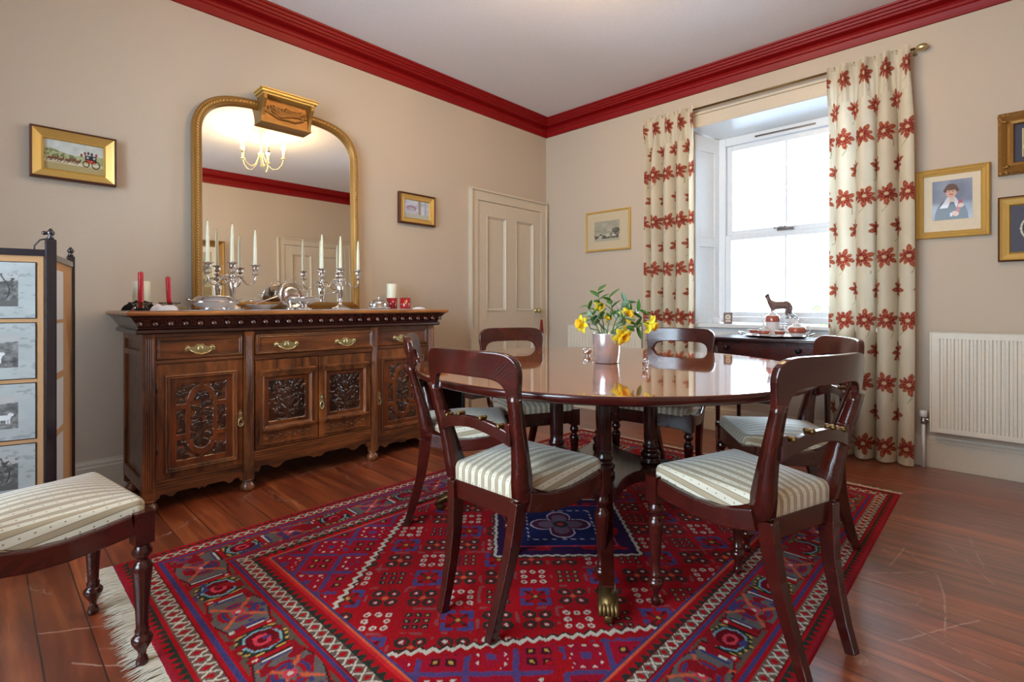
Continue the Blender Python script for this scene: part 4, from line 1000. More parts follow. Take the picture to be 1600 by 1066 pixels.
for x, y, lab in ((2.060, 3.18, 'red glass votive partly hidden behind the butter dish'), (2.085, 3.05, 'red glass votive with a small gold oval crest, rightmost on the sideboard')):
    t = thing('red_votive', (x, y, SR), -.5, lab, 'candle holder', 'red votive glasses')
    MB().lathe([(.034, 0), (.036, .004), (.040, .078), (.0365, .078), (.033, .006), (0, .006)], 32).build('glass_cup', M['votive'], t)
    if y < 3.1:
        g = MB()
        for k in range(16):
            a = 2*PI*k/16; th = .34*math.cos(a)*1.0; zz = .042+.021*math.sin(a); r_ = .0385
            g.ellipsoid((r_*math.sin(th)*1.0, -r_*math.cos(th), zz), (.0016, .0012, .0016), 6, 4)
        g.ellipsoid((0, -.0385, .042), (.005, .0012, .009), 12, 8); g.build('gold_crest', M['gilt_lt'], t)

# ================================================================== OVERMANTEL MIRROR
mt = thing('overmantel_mirror', (1.38, 3.395, ST+.001), 0, 'tall gilt arched overmantel mirror with a carved crest, standing on the sideboard', 'mirror', rot=(math.radians(-1.2), 0, 0))
def arch(d):
    """outline inset by d, from bottom-left up and over to bottom-right"""
    hw = .531-d; top = 1.325-d; sh = 1.06; pts = [(-hw, .0+d*.9)]; n = 48
    for i in range(9): pts.append((-hw, d*.9+(sh-d*.9)*(i+1)/9))
    for i in range(1, n):
        a = PI-PI*i/n; ex = .62 if True else 1
        x = hw*math.copysign(abs(math.cos(a))**.50, math.cos(a)); z = sh+(top-sh)*(abs(math.sin(a))**.92)
        pts.append((x, z))
    for i in range(10): pts.append((hw, sh-(sh-d*.9)*i/9))
    return pts
prof = [(0, 0), (0, .022), (.008, .034), (.016, .030), (.020, .036), (.036, .038), (.042, .032), (.048, .028), (.056, .012), (.056, .006)]
rings = [arch(d) for d, h in prof]; n = len(rings[0]); vs = []; fs = []
for (d, h), rg in zip(prof, rings): vs += [(x, -h, z) for x, z in rg]
for i in range(len(prof)-1):
    for k in range(n): fs.append((i*n+k, i*n+(k+1) % n, (i+1)*n+(k+1) % n, (i+1)*n+k))
for k in range(n): fs.append(((len(prof)-1)*n+k, (len(prof)-1)*n+(k+1) % n, (k+1) % n, k))
fr_ = MB(); fr_.add(vs, fs)
fr_.build('frame', M['gilt'], mt)
bd = MB(); rg = arch(.028); L_ = 0
for (a, b) in zip(rg[:-1], rg[1:]):
    sl_ = math.hypot(b[0]-a[0], b[1]-a[1]); k = max(1, int(sl_/.016))
    for i in range(k):
        u = (i+.5)/k; ang = math.atan2(b[1]-a[1], b[0]-a[0])+.7
        bd.ellipsoid((a[0]+(b[0]-a[0])*u, -.038, a[1]+(b[1]-a[1])*u), (.0085, .004, .0035), 8, 4, Matrix.Rotation(-ang, 3, 'Y'))
bd.build('rope_beading', M['gilt_lt'], mt)
rg = arch(.050)
MB().add([(x, -.008, z) for x, z in rg], [tuple(range(len(rg)))]).build('mirror_glass', M['mirror'], mt)
MB().add([(x*1.0, -.001, z) for x, z in arch(.004)], [tuple(range(len(rg)))]).build('backing', M['gilt_dk'], mt)
# crest: a small bracketed shelf front
ck = MB()
ck.box(-.150, .150, -.062, -.002, 1.196, 1.345)
for s in (1, -1):
    vs = []
    for x in (s*.150-.010, s*.150+.010):
        for (y, z) in ((-.002, 1.196), (-.066, 1.196), (-.070, 1.225), (-.086, 1.27), (-.118, 1.318), (-.118, 1.345), (-.002, 1.345)): vs.append((x, y, z))
    ck.add(vs, [tuple(range(7)), tuple(range(13, 6, -1))]+[(i, (i+1) % 7, 7+(i+1) % 7, 7+i) for i in range(7)])
cro = ck.build('crest', M['gilt'], mt, bevel=.002)
tp_ = MB()
for hw, yy, z0, z1 in ((.165, .120, 1.345, 1.356), (.178, .134, 1.356, 1.372), (.184, .140, 1.372, 1.382)): tp_.box(-hw, hw, -yy, -.002, z0, z1)
tp_.build('crest_shelf', M['gilt_lt'], cro, bevel=.003)
MB().box(-.162, .162, -.072, -.002, 1.184, 1.1955).build('crest_base', M['gilt'], cro, bevel=.002)
U, V = np.meshgrid(np.linspace(0, 1, 110), np.linspace(0, 1, 60)); c = Carve((U-.5)*.27, (V-.5)*.15)
for s in (1, -1):
    for k in range(6): c.leaf(0, -.03, PI/2-s*(.25+.24*k), .05+.018*k, .010, .011)
    c.flower(s*.085, .02, .022, .010); c.stem([(0, -.05), (s*.05, -.055), (s*.10, -.03), (s*.115, .02)], .007, .010)
c.flower(0, .015, .028, .014, 7)
P = np.stack([(U-.5)*.27, -.064-c.h*1.3, 1.270+(V-.5)*.125], -1); grid_obj('crest_carving', P, M['bronze_paint'], cro, color=C3(U, (1, 1, 1)))
#@@WALLS
# ================================================================== PICTURES
RL, RR, RB = 0.0, -PI/2, PI     # rotation for things on the left / right / back wall
def picture(x, y, zb, rz, w, h, prof, fmat, mat_w, mmat, art, nx, ny, label, cat='picture', outer=None, tilt=0.0, inner=None, art_m=None, name='framed_picture'):
    """origin at the lower middle of the frame, facing local -y"""
    t = thing(name, (x, y, zb), 0, label, cat, rot=(tilt, 0, rz))
    fw = prof[-1][0]
    f = ring(MB(), -w/2, w/2, 0, h, prof); f.build('frame', fmat, t)
    if outer: ring(MB(), -w/2-.001, w/2+.001, -.001, h+.001, outer[1]).build('frame_edge', outer[0], t)
    MB().box(-w/2+.003, w/2-.003, -.004, -.0005, .003, h-.003).build('backing', M['gilt_dk'], t)
    ix0, ix1, iz0, iz1 = -w/2+fw, w/2-fw, fw, h-fw
    if mat_w:
        l, r, b, tp = mat_w
        if mmat: MB().box(ix0-.002, ix1+.002, -.0075, -.0045, iz0-.002, iz1+.002).build('mount', mmat, t)
        ix0 += l; ix1 -= r; iz0 += b; iz1 -= tp
    picture_plane('artwork', ix0, ix1, iz0, iz1, -.0085, art, nx, ny, t, art_m or M['paint'])
    return t
def art_coach(U, V):
    I = C3(U, (206, 204, 190)); n = fbm(U*1.6, V, 6, 2); n2 = fbm(U*2, V, 14, 4)
    I[:] = np.array([204, 210, 206])+(n[..., None]-.5)*40
    hill = V < .62+.12*np.sin(U*7+1)*(1-U)+.1*(n-.5); put(I, hill & (V > .3), (172, 176, 132))
    put(I, hill & (n2 > .52) & (U < .5) & (V > .45), (112, 120, 70)); put(I, (V < .34+.05*(n-.5)), (190, 178, 140)); put(I, (V < .22), (172, 156, 108))
    put(I, (np.abs(V-.28-.02*np.sin(U*9)) < .03), (214, 206, 184))
    for i in range(6):   # running horses
        cx = .10+.085*i+.03*(i > 2); cz = .38+.02*math.sin(i*2)
        put(I, ((U-cx)/.050)**2+((V-cz)/.045)**2 < 1, (120, 66, 40)); put(I, ((U-cx-.045)/.015)**2+((V-cz-.05)/.04)**2 < 1, (92, 52, 36))
        for k in (-.03, -.01, .02, .035): put(I, (np.abs(U-cx-k-(V-cz)*.4) < .005) & (V < cz) & (V > cz-.11), (84, 50, 36))
    put(I, (np.abs(U-.78) < .10) & (np.abs(V-.52) < .12), (24, 22, 30)); put(I, (np.abs(U-.78) < .085) & (np.abs(V-.42) < .05), (196, 66, 34))
    put(I, (np.abs(U-.73) < .02) & (np.abs(V-.56) < .04), (170, 176, 180)); put(I, (np.abs(U-.84) < .02) & (np.abs(V-.56) < .04), (170, 176, 180))
    for cx, r in ((.70, .10), (.87, .13)):
        q = np.hypot((U-cx)*1.9, V-.33); put(I, np.abs(q-r) < .018, (34, 22, 20))
    for cx, cz, cc in ((.68, .70, (150, 60, 40)), (.74, .72, (70, 60, 60)), (.80, .70, (60, 50, 60)), (.88, .68, (150, 70, 50)), (.62, .62, (120, 60, 50))): put(I, ((U-cx)/.022)**2+((V-cz)/.06)**2 < 1, cc)
    return I
def art_etch(U, V):
    n = fbm(U, V, 12, 9); g = 206-50*n; g = np.where(V > .55, 184-40*fbm(U, V, 5, 3), g)
    g = np.where((V < .52+.08*np.sin(U*5+.5)) & (V > .36), 120+70*n, g); g = np.where((V < .36) & (n > .5), 84, g); g = np.where((np.hypot((U-.86)/.16, (V-.5)/.14) < 1), 64+60*n, g)
    g = np.where(V < .12, 170, g); return np.stack([g, g*.96, g*.84], -1)
def art_pale(U, V):
    n = fbm(U, V, 6, 21); I = C3(U, (186, 190, 206))+(n[..., None]-.5)*70
    put(I, (np.hypot((U-.3)/.2, (V-.55)/.16) < 1) & (n > .45), (158, 132, 150)); put(I, (np.abs(U-.62) < .05), (150, 140, 132)); put(I, (np.abs(U-.86) < .04), (168, 176, 190)); put(I, V < .2+.05*n, (176, 178, 170)); return I
def art_grad(U, V):
    n = fbm(U, V, 3, 5); I = C3(U, (132, 138, 158))+(n[..., None]-.5)*60
    x = U; z = V
    put(I, (np.hypot((x-.48)/.42, (z-.02)/.50) < 1) & (z < .52), (34, 34, 44))
    put(I, (z < .60) & (z > .30) & (np.abs(x-.48) < .07+(.60-z)*.75) & (np.abs(x-.50) > (.60-z)*.42-.02), (214, 212, 222))
    put(I, (np.abs(x-.50) < .055) & (z < .60) & (z > .44), (214, 190, 176))
    put(I, np.hypot((x-.48)/.14, (z-.70)/.145) < 1, (220, 168, 146))
    put(I, (np.hypot((x-.48)/.165, (z-.76)/.145) < 1) & (z > .735+.12*np.abs(x-.48)), (98, 62, 44))
    for a in (-.17, .13): put(I, np.hypot((x-.50-a)/.045, (z-.74)/.05) < 1, (98, 62, 44))
    for a in (-.05, .05): put(I, np.hypot((x-.48-a)/.018, (z-.705)/.010) < 1, (60, 44, 40))
    put(I, (np.abs(z-.635-.4*(x-.48)**2*4) < .010) & (np.abs(x-.48) < .05), (150, 66, 60))
    d = np.abs((x-.66)-(z-.28)*.28); put(I, (d < .045) & (z > .10) & (z < .48), (170, 34, 40))
    for cx, cz in ((.56, .15), (.72, .34), (.60, .13)): put(I, np.hypot((x-cx)/.075, (z-cz)/.055) < 1, (222, 172, 150))
    put(I, (np.abs(x-.48) < .03) & (np.abs(z-.12) < .05), (216, 214, 222)); return I
def art_regal(U, V):
    n = fbm(U, V, 8, 31); I = C3(U, (62, 58, 120))+(n[..., None]-.5)*60
    put(I, (np.abs(V-.35) < .06), (200, 198, 214)); put(I, (V > .55) & (np.abs(U-.25) < .13), (176, 30, 70)); put(I, (V > .62) & (U > .5), (120, 70, 150)); put(I, (V < .28), (40, 46, 110))
    for i in range(6): put(I, np.hypot((U-.1-.16*i)/.05, (V-.5)/.05) < 1, (214, 170, 180))
    e = np.minimum(np.minimum(U, 1-U)*1.2, np.minimum(V, 1-V)); put(I, e < .025, (214, 196, 130)); return I
def art_oval(U, V):
    I = C3(U, (62, 56, 72)); r = np.hypot((U-.5)/.40, (V-.5)/.42); put(I, r < 1.0, (214, 206, 176)); put(I, r < .95, (46, 38, 52))
    put(I, np.hypot((U-.5)/.12, (V-.62)/.14) < 1, (196, 160, 140)); put(I, (np.hypot((U-.5)/.24, (V-.28)/.24) < 1) & (r < .93), (146, 168, 176)); put(I, (np.hypot((U-.5)/.14, (V-.70)/.12) < 1) & (V > .68), (70, 52, 44)); return I
def art_land(U, V):
    n = fbm(U, V, 5, 77); I = C3(U, (186, 172, 130))+(n[..., None]-.5)*60; put(I, (np.hypot((U-.45)/.3, (V-.6)/.25) < 1) & (n > .42), (112, 108, 74)); put(I, V < .3+.1*n, (150, 128, 84)); return I
PA = [(0, 0), (0, .030), (.006, .034), (.010, .030), (.030, .014), (.034, .018), (.038, .016), (.040, .009)]
ED = (M['gilt_dk'], [(0, 0), (0, .036), (.004, .039), (.009, .037), (.009, .0)])
picture(.333, YL-.004, 1.637, RL, .335, .250, [(0, 0), (0, .030), (.008, .036), (.018, .030), (.044, .016), (.048, .021), (.052, .009)], M['gilt_lt'], None, None, art_coach, 150, 80,
        'small gilt-framed painting of a red stagecoach and horses, above the folding screen', outer=ED, tilt=math.radians(-1.0))
picture(2.452, YL-.003, 1.660, RL, .350, .245, [(0, 0), (0, .024), (.010, .030), (.016, .026), (.040, .018), (.046, .021), (.052, .009)], M['gilt_lt'], None, None, art_pale, 70, 50,
        'small framed pale blue picture between the mirror and the cream door', outer=(M['gilt_dk'], [(0, 0), (0, .030), (.006, .034), (.014, .030), (.014, 0)]))
picture(XR-.003, 2.679, 1.521, RR, .492, .382, [(0, 0), (0, .016), (.005, .020), (.014, .018), (.018, .012), (.019, .009)], M['gilt_lt'], (.082, .095, .075, .080), M['mat_tan'], art_etch, 110, 80,
        'thin gilt frame with a small grey landscape etching, between the door and the left curtain')
picture(XR-.003, .220, 1.418, RR, .345, .426, [(0, 0), (0, .020), (.006, .026), (.016, .020), (.020, .024), (.034, .016), (.038, .018), (.042, .009)], M['gilt_lt'], (.040, .036, .068, .034), M['mat_cream'], art_grad, 120, 130,
        'gilt-framed graduation portrait of a person in a black gown holding a red scroll')
pg = picture(XR-.003, -.215, 1.752, RR, .462, .352, [(0, 0), (0, .030), (.014, .042), (.030, .032), (.040, .024), (.050, .030), (.064, .026), (.070, .009)], M['gilt'], (.030, .030, .026, .026), M['mat_dark'], art_regal, 120, 80,
        'ornate gilt frame around a purple and blue picture at the right edge, upper of two')
ob = MB(); rr = random.Random(4)
for (cx, cz) in ((-.231, 0), (.231, 0), (-.231, .352), (.231, .352)):
    for k in range(9): ob.ellipsoid((cx*(.985-rr.random()*.16), -.036, cz*(1-.0)+(1 if cz == 0 else -1)*(.004+rr.random()*.05)), (.012, .007, .006), 8, 5, Matrix.Rotation(rr.random()*3, 3, 'Y'))
for k in range(40):
    u = k/40*2*PI; ob.ellipsoid((max(-.222, min(.222, .30*math.cos(u))), -.036, .176+max(-.166, min(.166, .25*math.sin(u)))), (.009, .005, .004), 8, 4, Matrix.Rotation(u, 3, 'Y'))
ob.build('frame_ornament', M['gilt'], pg)['kind'] = 'stuff'
picture(XR-.003, -.230, 1.257, RR, .490, .368, [(0, 0), (0, .022), (.008, .030), (.016, .024), (.040, .016), (.046, .020), (.052, .009)], M['gilt_lt'], None, None, art_oval, 120, 90,
        'gilt-framed dark picture with an oval portrait at the right edge, lower of two', outer=(M['gilt_dk'], [(0, 0), (0, .026), (.005, .031), (.010, .026), (.010, 0)]))
picture(1.90, YB+.003, 1.03, RB, .62, .98, [(0, 0), (0, .03), (.012, .04), (.03, .03), (.06, .018), (.07, .022), (.08, .009)], M['gilt'], (.07, .07, .07, .07), M['mat_cream'], art_land, 60, 80,
        'large gilt-framed portrait-shaped picture on the opposite wall, seen only in the mirror')

# ================================================================== RADIATORS
def radiator(y_mid, wid, zb, h, label, n=None):
    t = thing('radiator', (XR-.001, y_mid, zb), RR, label, 'radiator')
    b = MB(); pitch = .0333; n = int((wid-.05)/pitch); x0 = -n*pitch/2
    # pressed front sheet as one profile extruded vertically, closed with margins
    pts = [(-wid/2, -.092)]
    for i in range(n):
        xa = x0+i*pitch
        pts += [(xa+.003, -.092), (xa+.008, -.084), (xa+.020, -.084), (xa+.025, -.092)]
    pts += [(wid/2, -.092)]
    m_ = len(pts); zz = (.030, h-.034)
    vs = [(x, y, z) for z in zz for x, y in pts]; fs = [(i, i+1, m_+i+1, m_+i) for i in range(m_-1)]
    b.add(vs, fs)
    b.box(-wid/2, wid/2, -.092, -.086, .0, .030); b.box(-wid/2, wid/2, -.092, -.086, h-.034, h)
    b.build('front_panel', M['radiator'], t)
    c = MB(); c.box(-wid/2+.004, wid/2-.004, -.083, -.072, .004, h-.004); c.box(-wid/2-.004, -wid/2+.006, -.095, -.030, -.001, h+.004); c.box(wid/2-.006, wid/2+.004, -.095, -.030, -.001, h+.004)
    c.box(-wid/2-.004, wid/2+.004, -.095, -.030, h, h+.006); c.box(-wid/2, wid/2, -.040, -.034, .004, h-.004)
    c.build('casing', M['radiator'], t, bevel=.003)
    br = MB()
    for x in (-wid*.35, wid*.35): br.box(x-.02, x+.02, -.034, -.0195, h*.3, h*.8)
    br.build('bracket', M['radiator'], t)
    return t
rd = radiator(-.075, .776, .236, .602, 'white panel radiator at the right edge below the portraits')
v = MB(); v.tube([(-.425, -.045, -.235), (-.425, -.045, .040)], .0095, 12); v.build('pipe', M['white'], rd)
v = MB(); v.lathe([(.014, .035), (.014, .060), (.012, .062), (.012, .078)], 16, (-.425, -.045)); v.tube([(-.425, -.045, .062), (-.388, -.045, .062)], [.010, .012], 12); v.build('valve_body', M['chrome'], rd)
v = MB(); v.lathe([(.017, .0785), (.0205, .082), (.0205, .112), (.017, .118), (0, .119)], 16, (-.425, -.045)); v.build('valve_cap', M['white'], rd)
radiator(2.68, .80, .215, .600, 'white panel radiator on the window wall behind the daffodils')

# ================================================================== CURTAINS
def flower_color(S, Z, P, R):
    """flower motifs: columns every P of cloth, rows every .40 m, half-dropped on alternate columns"""
    base = np.array([226, 215, 192.]); I = np.ones(S.shape+(3,))*base
    k = np.round(S/P); ds = S-k*P
    I -= ((fbm(S*3, Z, 9, 12)-.5)*14)[..., None]
    for par in (0, 1):
        if par == 0: x = S-np.round(S/P)*P; col = np.round(S/P); off = 0.
        else: x = S-(np.floor(S/P)+.5)*P; col = np.floor(S/P); off = .20
        zr = Z-off+.0; row = np.round(zr/.40); z = zr-row*.40
        x = x+.008*np.sin(row*3+col); ang = .5*np.sin(row*1.7+col*2.3+par)
        ca, sa = math.cos, math.sin
        X = x*np.cos(ang)-z*np.sin(ang); Y = x*np.sin(ang)+z*np.cos(ang)
        r = np.hypot(X, Y); th = np.arctan2(Y, X)
        sect = th/(2*PI)*9; fr = np.abs(sect-np.round(sect))*2     # 0 at petal axis, 1 between petals
        kk = np.round(sect) % 9; ln_ = np.choose(kk.astype(int), [1.0, .80, .96, .70, .88, 1.0, .74, .98, .82])
        lobe = R*ln_*(.34+.66*np.sqrt(np.clip(1-fr**1.3, 0, 1)))
        t = r/np.maximum(lobe, 1e-4)
        put(I, t < 1, (176, 112, 60)); put(I, t < .94, (150, 44, 38)); put(I, (t < .90) & (fr > .18) & (fr < .46), (182, 92, 62)); put(I, (t < .86) & (fr < .10), (196, 120, 76)); put(I, (t < .6) & (fr < .05), (110, 24, 30))
        put(I, (r < R*.15), (214, 190, 150)); put(I, (r < R*.34) & (fr > .62) & (r > R*.15), (120, 26, 32))
        st = (np.abs(X+.02*np.sin(Y*30)) < .0018) & (Y < -R*.8) & (Y > -R*1.5); put(I, st, (140, 140, 96))
    return lin(np.clip(I, 0, 255))
def curtain(yl, yr, folds, label, seed, phase, x0=4.010, amp=.054):
    """yl > yr: as seen from the room the curtain runs from yl to yr"""
    t = thing('curtain', (x0, (yl+yr)/2, .012), 0, label, 'curtain', None)
    ns, nz = folds*44, 620; H = 2.612; s = np.linspace(0, 1, ns); z = np.linspace(0, 1, nz); Sg, Zg = np.meshgrid(s, z)
    T = Sg*folds+phase; w = yl-yr; rnd = np.random.RandomState(seed); ph = rnd.rand(8)*6
    loose = np.clip((.93-Zg)/.10, 0, 1)
    Y = yl-w*(Sg+ (loose*.155*np.sin(2*PI*T)/(folds)*.95))
    wob = .05*np.sin(Zg*5+ph[0]+T*1.3)+.03*np.sin(Zg*11+ph[1]+T*.7)
    top = np.clip((Zg-.945)/.03, 0, 1)
    X = -amp*np.cos(2*PI*(T+.25*wob))*(.42+.58*loose)*(1+.25*np.sin(T*2.1+ph[2]))-.006*np.sin(3*2*PI*T)*(1-top)*(Zg > .90)
    X += -.010*np.exp(-((Zg-.965)/.028)**2)*np.cos(2*PI*T*1.0)*3*(np.cos(2*PI*T) > .3)
    sway = .022*(Zg-.5)*0
    Y = Y + .010*np.sin(Zg*3+ph[3])*(1-Zg) + wob*.02
    flare = (1-Zg)*.02*(Sg-.5); Y = Y-flare
    zc = H*Zg
    P = np.stack([X, Y-(yl+yr)/2, zc], -1)
    pitch = .205; col = flower_color((T-np.round(phase))*pitch, zc+.30, pitch, .076)
    grid_obj('drape', P, M['curtain'], t, color=col, flip=True)
    hd_ = MB()
    for i in range(folds):
        yy = w/2-w*((i+.5-phase % 1) % folds)/folds
        if abs(yy) < w/2: hd_.tube([(-.0, yy, H-.004), (0, yy, H-.03)], .003, 6)
    hd_.build('hook', M['brass'], t)
    return t
curtain(2.235, 1.795, 4, 'cream linen curtain with russet flowers, left of the window', 1, .10)
curtain(.858, .408, 4, 'cream linen curtain with russet flowers, right of the window', 2, .15)
t = thing('curtain_pole', (4.052, 1.32, 2.600), 0, 'thin brass curtain pole with a ball finial above the window', 'curtain pole')
MB().tube([(0, .87, .012), (0, -.93, .012)], .0075, 12).build('pole', M['bronze'], t)
for s, yy in ((-1, -.945),):
    MB().ellipsoid((0, yy+s*.018, .012), (.021, .030, .021), 18, 12).build('finial', M['brass'], t)
for yy in (-.925, .80): MB().tube([(0, yy, .012), (.026, yy, .004), (.0465, yy, -.010)], [.006, .006, .012], 10).build('bracket', M['brass'], t)

# ================================================================== SIDE TABLE, TEA SET, SILL ORNAMENTS
t = thing('side_table', (3.72, 1.075, 0), 0, 'dark wooden side table with a two-knob drawer standing below the window', 'side table')
MB().box(3.475, 3.965, .685, 1.490, .768, .790).build('table_top', M['mahog_dk'], t, world=True, bevel=.006)
MB().box(3.515, 3.945, .735, 1.440, .640, .768).build('table_frame', M['mahog_dk'], t, world=True, bevel=.002)
dr = MB().box(3.503, 3.515, .765, 1.410, .652, .758).build('drawer', M['mahog'], t, world=True, bevel=.003)
for y in (.905, 1.345):
    MB().lathe([(.007, 0), (.007, .008), (.016, .014), (.017, .020), (.012, .026), (0, .028)], 18).build('knob', M['blackm'], dr, xf=Matrix.Translation((3.503-3.72, y-1.075, .722)) @ Matrix.Rotation(-PI/2, 4, 'Y'))
for x in (3.535, 3.925):
    for y in (.757, 1.418):
        MB().lathe([(.011, 0), (.013, .01), (.012, .05), (.019, .60), (.022, .64), (.026, .66), (.026, .765)], 20, (x-3.72, y-1.075)).build('leg', M['mahog_dk'], t)
TT = .791
tr = thing('oval_tray', (3.70, 1.100, TT), PI/2, 'oval silver tray with side handles carrying the tea set on the side table', 'tray')
MB().lathe([(0, 0), (.150, 0), (.168, .004), (.178, .012), (.182, .014), (.178, .0145), (.165, .0065), (.148, .0035), (0, .0035)], 48, sx=1.12, sy=.78).build('tray_plate', M['silver'], tr)
for s in (1, -1): MB().tube([(s*.196, -.045, .014), (s*.222, -.040, .024), (s*.236, 0, .030), (s*.222, .040, .024), (s*.196, .045, .014)], .005, 8).build('handle', M['silver'], tr)
TR = TT+.0045
def china(name, x, y, rz, body, band, label, cat, handle=None, spout=None, lid=None, group=None):
    t = thing(name, (x, y, TR), rz, label, cat, group)
    MB().lathe(body, 28).build('body', M['china'], t)
    MB().lathe(band, 28).build('red_band', M['china_red'], t)
    if lid: MB().lathe(lid, 24).build('lid', M['china'], t)
    if handle:
        r0, z0, z1, o = handle; MB().tube([(r0, 0, z1), (r0+o*.8, 0, z1+.008), (r0+o, 0, (z0+z1)/2+.006), (r0+o*.6, 0, z0+.002), (r0-.004, 0, z0)], .0032, 8).build('handle', M['china'], t)
    if spout:
        r0, z0, z1, o = spout; MB().tube([(-r0+.004, 0, z0), (-r0-o*.5, 0, z0+.01), (-r0-o*.8, 0, (z0+z1)/2), (-r0-o, 0, z1)], [.010, .008, .006, .004], 10).build('spout', M['china'], t)
    return t
tp2 = math.radians(-90)
china('coffee_pot', 3.735, 1.125, tp2, [(.030, 0), (.034, .006), (.033, .02), (.038, .06), (.043, .10), (.043, .108), (.041, .138), (.030, .146), (.026, .148), (0, .148)], [(.0385, .0), (.0438, .098), (.0446, .104), (.0430, .136), (.0415, .138)][1:],
      'tall white coffee pot with a red and gold band, tallest piece of the tea set', 'coffee pot', (.040, .06, .135, .034), (.040, .060, .150, .030), [(.027, .1485), (.026, .153), (.014, .162), (.004, .165), (.007, .172), (0, .176)])
china('teapot', 3.765, .985, tp2, [(.030, 0), (.036, .006), (.050, .025), (.056, .045), (.050, .066), (.032, .076), (0, .077)], [(.0515, .026), (.0572, .044), (.0520, .062)], 'round white teapot with a red band at the right of the tray', 'teapot', (.050, .025, .066, .032), (.050, .030, .078, .032), [(.030, .077), (.024, .086), (.006, .090), (.008, .097), (0, .101)])
china('sugar_bowl', 3.640, 1.150, .4, [(.022, 0), (.026, .004), (.036, .018), (.038, .034), (.034, .044), (0, .045)], [(.0365, .017), (.0392, .030), (.0372, .040)], 'small white lidded sugar bowl with a red band at the front of the tray', 'sugar bowl', None, None, [(.034, .0452), (.026, .054), (.005, .058), (.007, .065), (0, .068)])
china('teacup', 3.700, 1.230, PI/2, [(.016, 0), (.018, .004), (.028, .020), (.033, .044), (.031, .044), (.016, .006), (0, .006)], [(.0290, .020), (.0335, .036), (.0338, .040)], 'white teacup with a red band at the left end of the tray', 'cup', (.032, .014, .036, .020), group='red-banded teacups')
china('teacup', 3.635, 1.050, -PI/2, [(.016, 0), (.018, .004), (.028, .020), (.033, .044), (.031, .044), (.016, .006), (0, .006)], [(.0290, .020), (.0335, .036), (.0338, .040)], 'white teacup with a red band at the front right of the tray', 'cup', (.032, .014, .036, .020), group='red-banded teacups')
SL = .859
# bronze deer on the sill
dt = thing('deer_figurine', (4.225, 1.225, SL), PI/2, 'bronze deer figurine standing on the window sill behind the tea set', 'figurine')
ME = bpy.data.meshes.new('deer_body')
dv = [(-.062, 0, .150), (-.03, 0, .150), (.01, 0, .146), (.045, 0, .150), (.070, 0, .172), (.080, 0, .205), (.084, 0, .222), (.106, 0, .214), (-.078, 0, .150), (-.086, 0, .132)]
de = [(0, 1), (1, 2), (2, 3), (3, 4), (4, 5), (5, 6), (6, 7), (0, 8), (8, 9)]
dr_ = [.034, .033, .031, .034, .021, .014, .017, .008, .011, .004]
for (bx, s, pts) in ((0, 1, [(-.066, .012, .118), (-.052, .013, .085), (-.066, .013, .062), (-.060, .013, .008)]), (0, -1, [(-.070, -.012, .115), (-.070, -.013, .085), (-.086, -.013, .060), (-.084, -.013, .008)]),
                     (3, 1, [(.046, .012, .115), (.050, .012, .060), (.048, .012, .008)]), (3, -1, [(.050, -.012, .115), (.064, -.012, .064), (.058, -.012, .008)])):
    prev = bx; rads = [.020, .011, .007, .006] if bx == 0 else [.014, .008, .006]
    for p, r_ in zip(pts, rads): dv.append(p); dr_.append(r_); de.append((prev, len(dv)-1)); prev = len(dv)-1
for s in (1, -1):
    dv.append((.074, s*.018, .236)); dr_.append(.003); de.append((6, len(dv)-1))
ME.from_pydata(dv, de, []); ob_ = bpy.data.objects.new('deer_body', ME); COL.objects.link(ob_); ob_.parent = dt
md = ob_.modifiers.new('skin', 'SKIN')
for i, r_ in enumerate(dr_): ME.skin_vertices[0].data[i].radius = (r_, r_)
ME.skin_vertices[0].data[1].use_root = True
md = ob_.modifiers.new('sub', 'SUBSURF'); md.levels = 2; md.render_levels = 2; ME.materials.append(M['deer'])
an = MB()
for s in (1, -1): an.tube([(.080, s*.006, .232), (.072, s*.014, .246), (.076, s*.020, .258)], [.0022, .0018, .001], 6)
an.build('antlers', M['deer'], dt)
MB().box(-.10, .085, -.022, .022, .0005, .0075).build('base', M['deer'], dt, bevel=.002)
jr = thing('white_jar', (4.19, 1.695, SL), 0, 'small white ceramic pot at the left end of the window sill', 'pot')
MB().lathe([(.028, 0), (.032, .004), (.040, .050), (.041, .058), (.036, .058), (.030, .008), (0, .008)], 24).build('pot_body', M['china'], jr)
def art_card(U, V):
    I = C3(U, (120, 84, 60)); r = np.hypot((U-.5)/.34, (V-.62)/.24); put(I, (r < 1), (214, 190, 150)); put(I, r < .55, (132, 92, 60)); put(I, (np.abs(V-.2) < .07) & (np.abs(U-.5) < .34), (206, 180, 140)); return I
cdn = thing('framed_card', (4.155, 1.585, SL), 0, 'small brown framed card propped on the window sill', 'card', rot=(math.radians(-6), 0, RR+.25))
ring(MB(), -.032, .032, 0, .088, [(0, 0), (0, .008), (.006, .008), (.007, .003)]).build('card_frame', M['gilt_dk'], cdn); MB().box(-.031, .031, -.002, 0, .001, .087).build('backing', M['gilt_dk'], cdn)
picture_plane('artwork', -.026, .026, .006, .082, -.0035, art_card, 40, 50, cdn)
ps = thing('china_posy', (4.150, 1.115, SL), 0, 'small grey china flower posy on the sill beside the deer', 'ornament')
p_ = MB(); rr = random.Random(9)
for i in range(46):
    a = rr.random()*6.28; r_ = rr.random()*.042; p_.ellipsoid((r_*math.cos(a), r_*math.sin(a), .045+.030*(1-(r_/.045)**2)+rr.random()*.006), (.010, .008, .005), 8, 5, Matrix.Rotation(rr.random()*3, 3, 'X'))
p_.build('flower_heads', M['posy'], ps); MB().lathe([(.022, 0), (.026, .004), (.040, .035), (.044, .048), (0, .05)], 20).build('bowl', M['china'], ps)

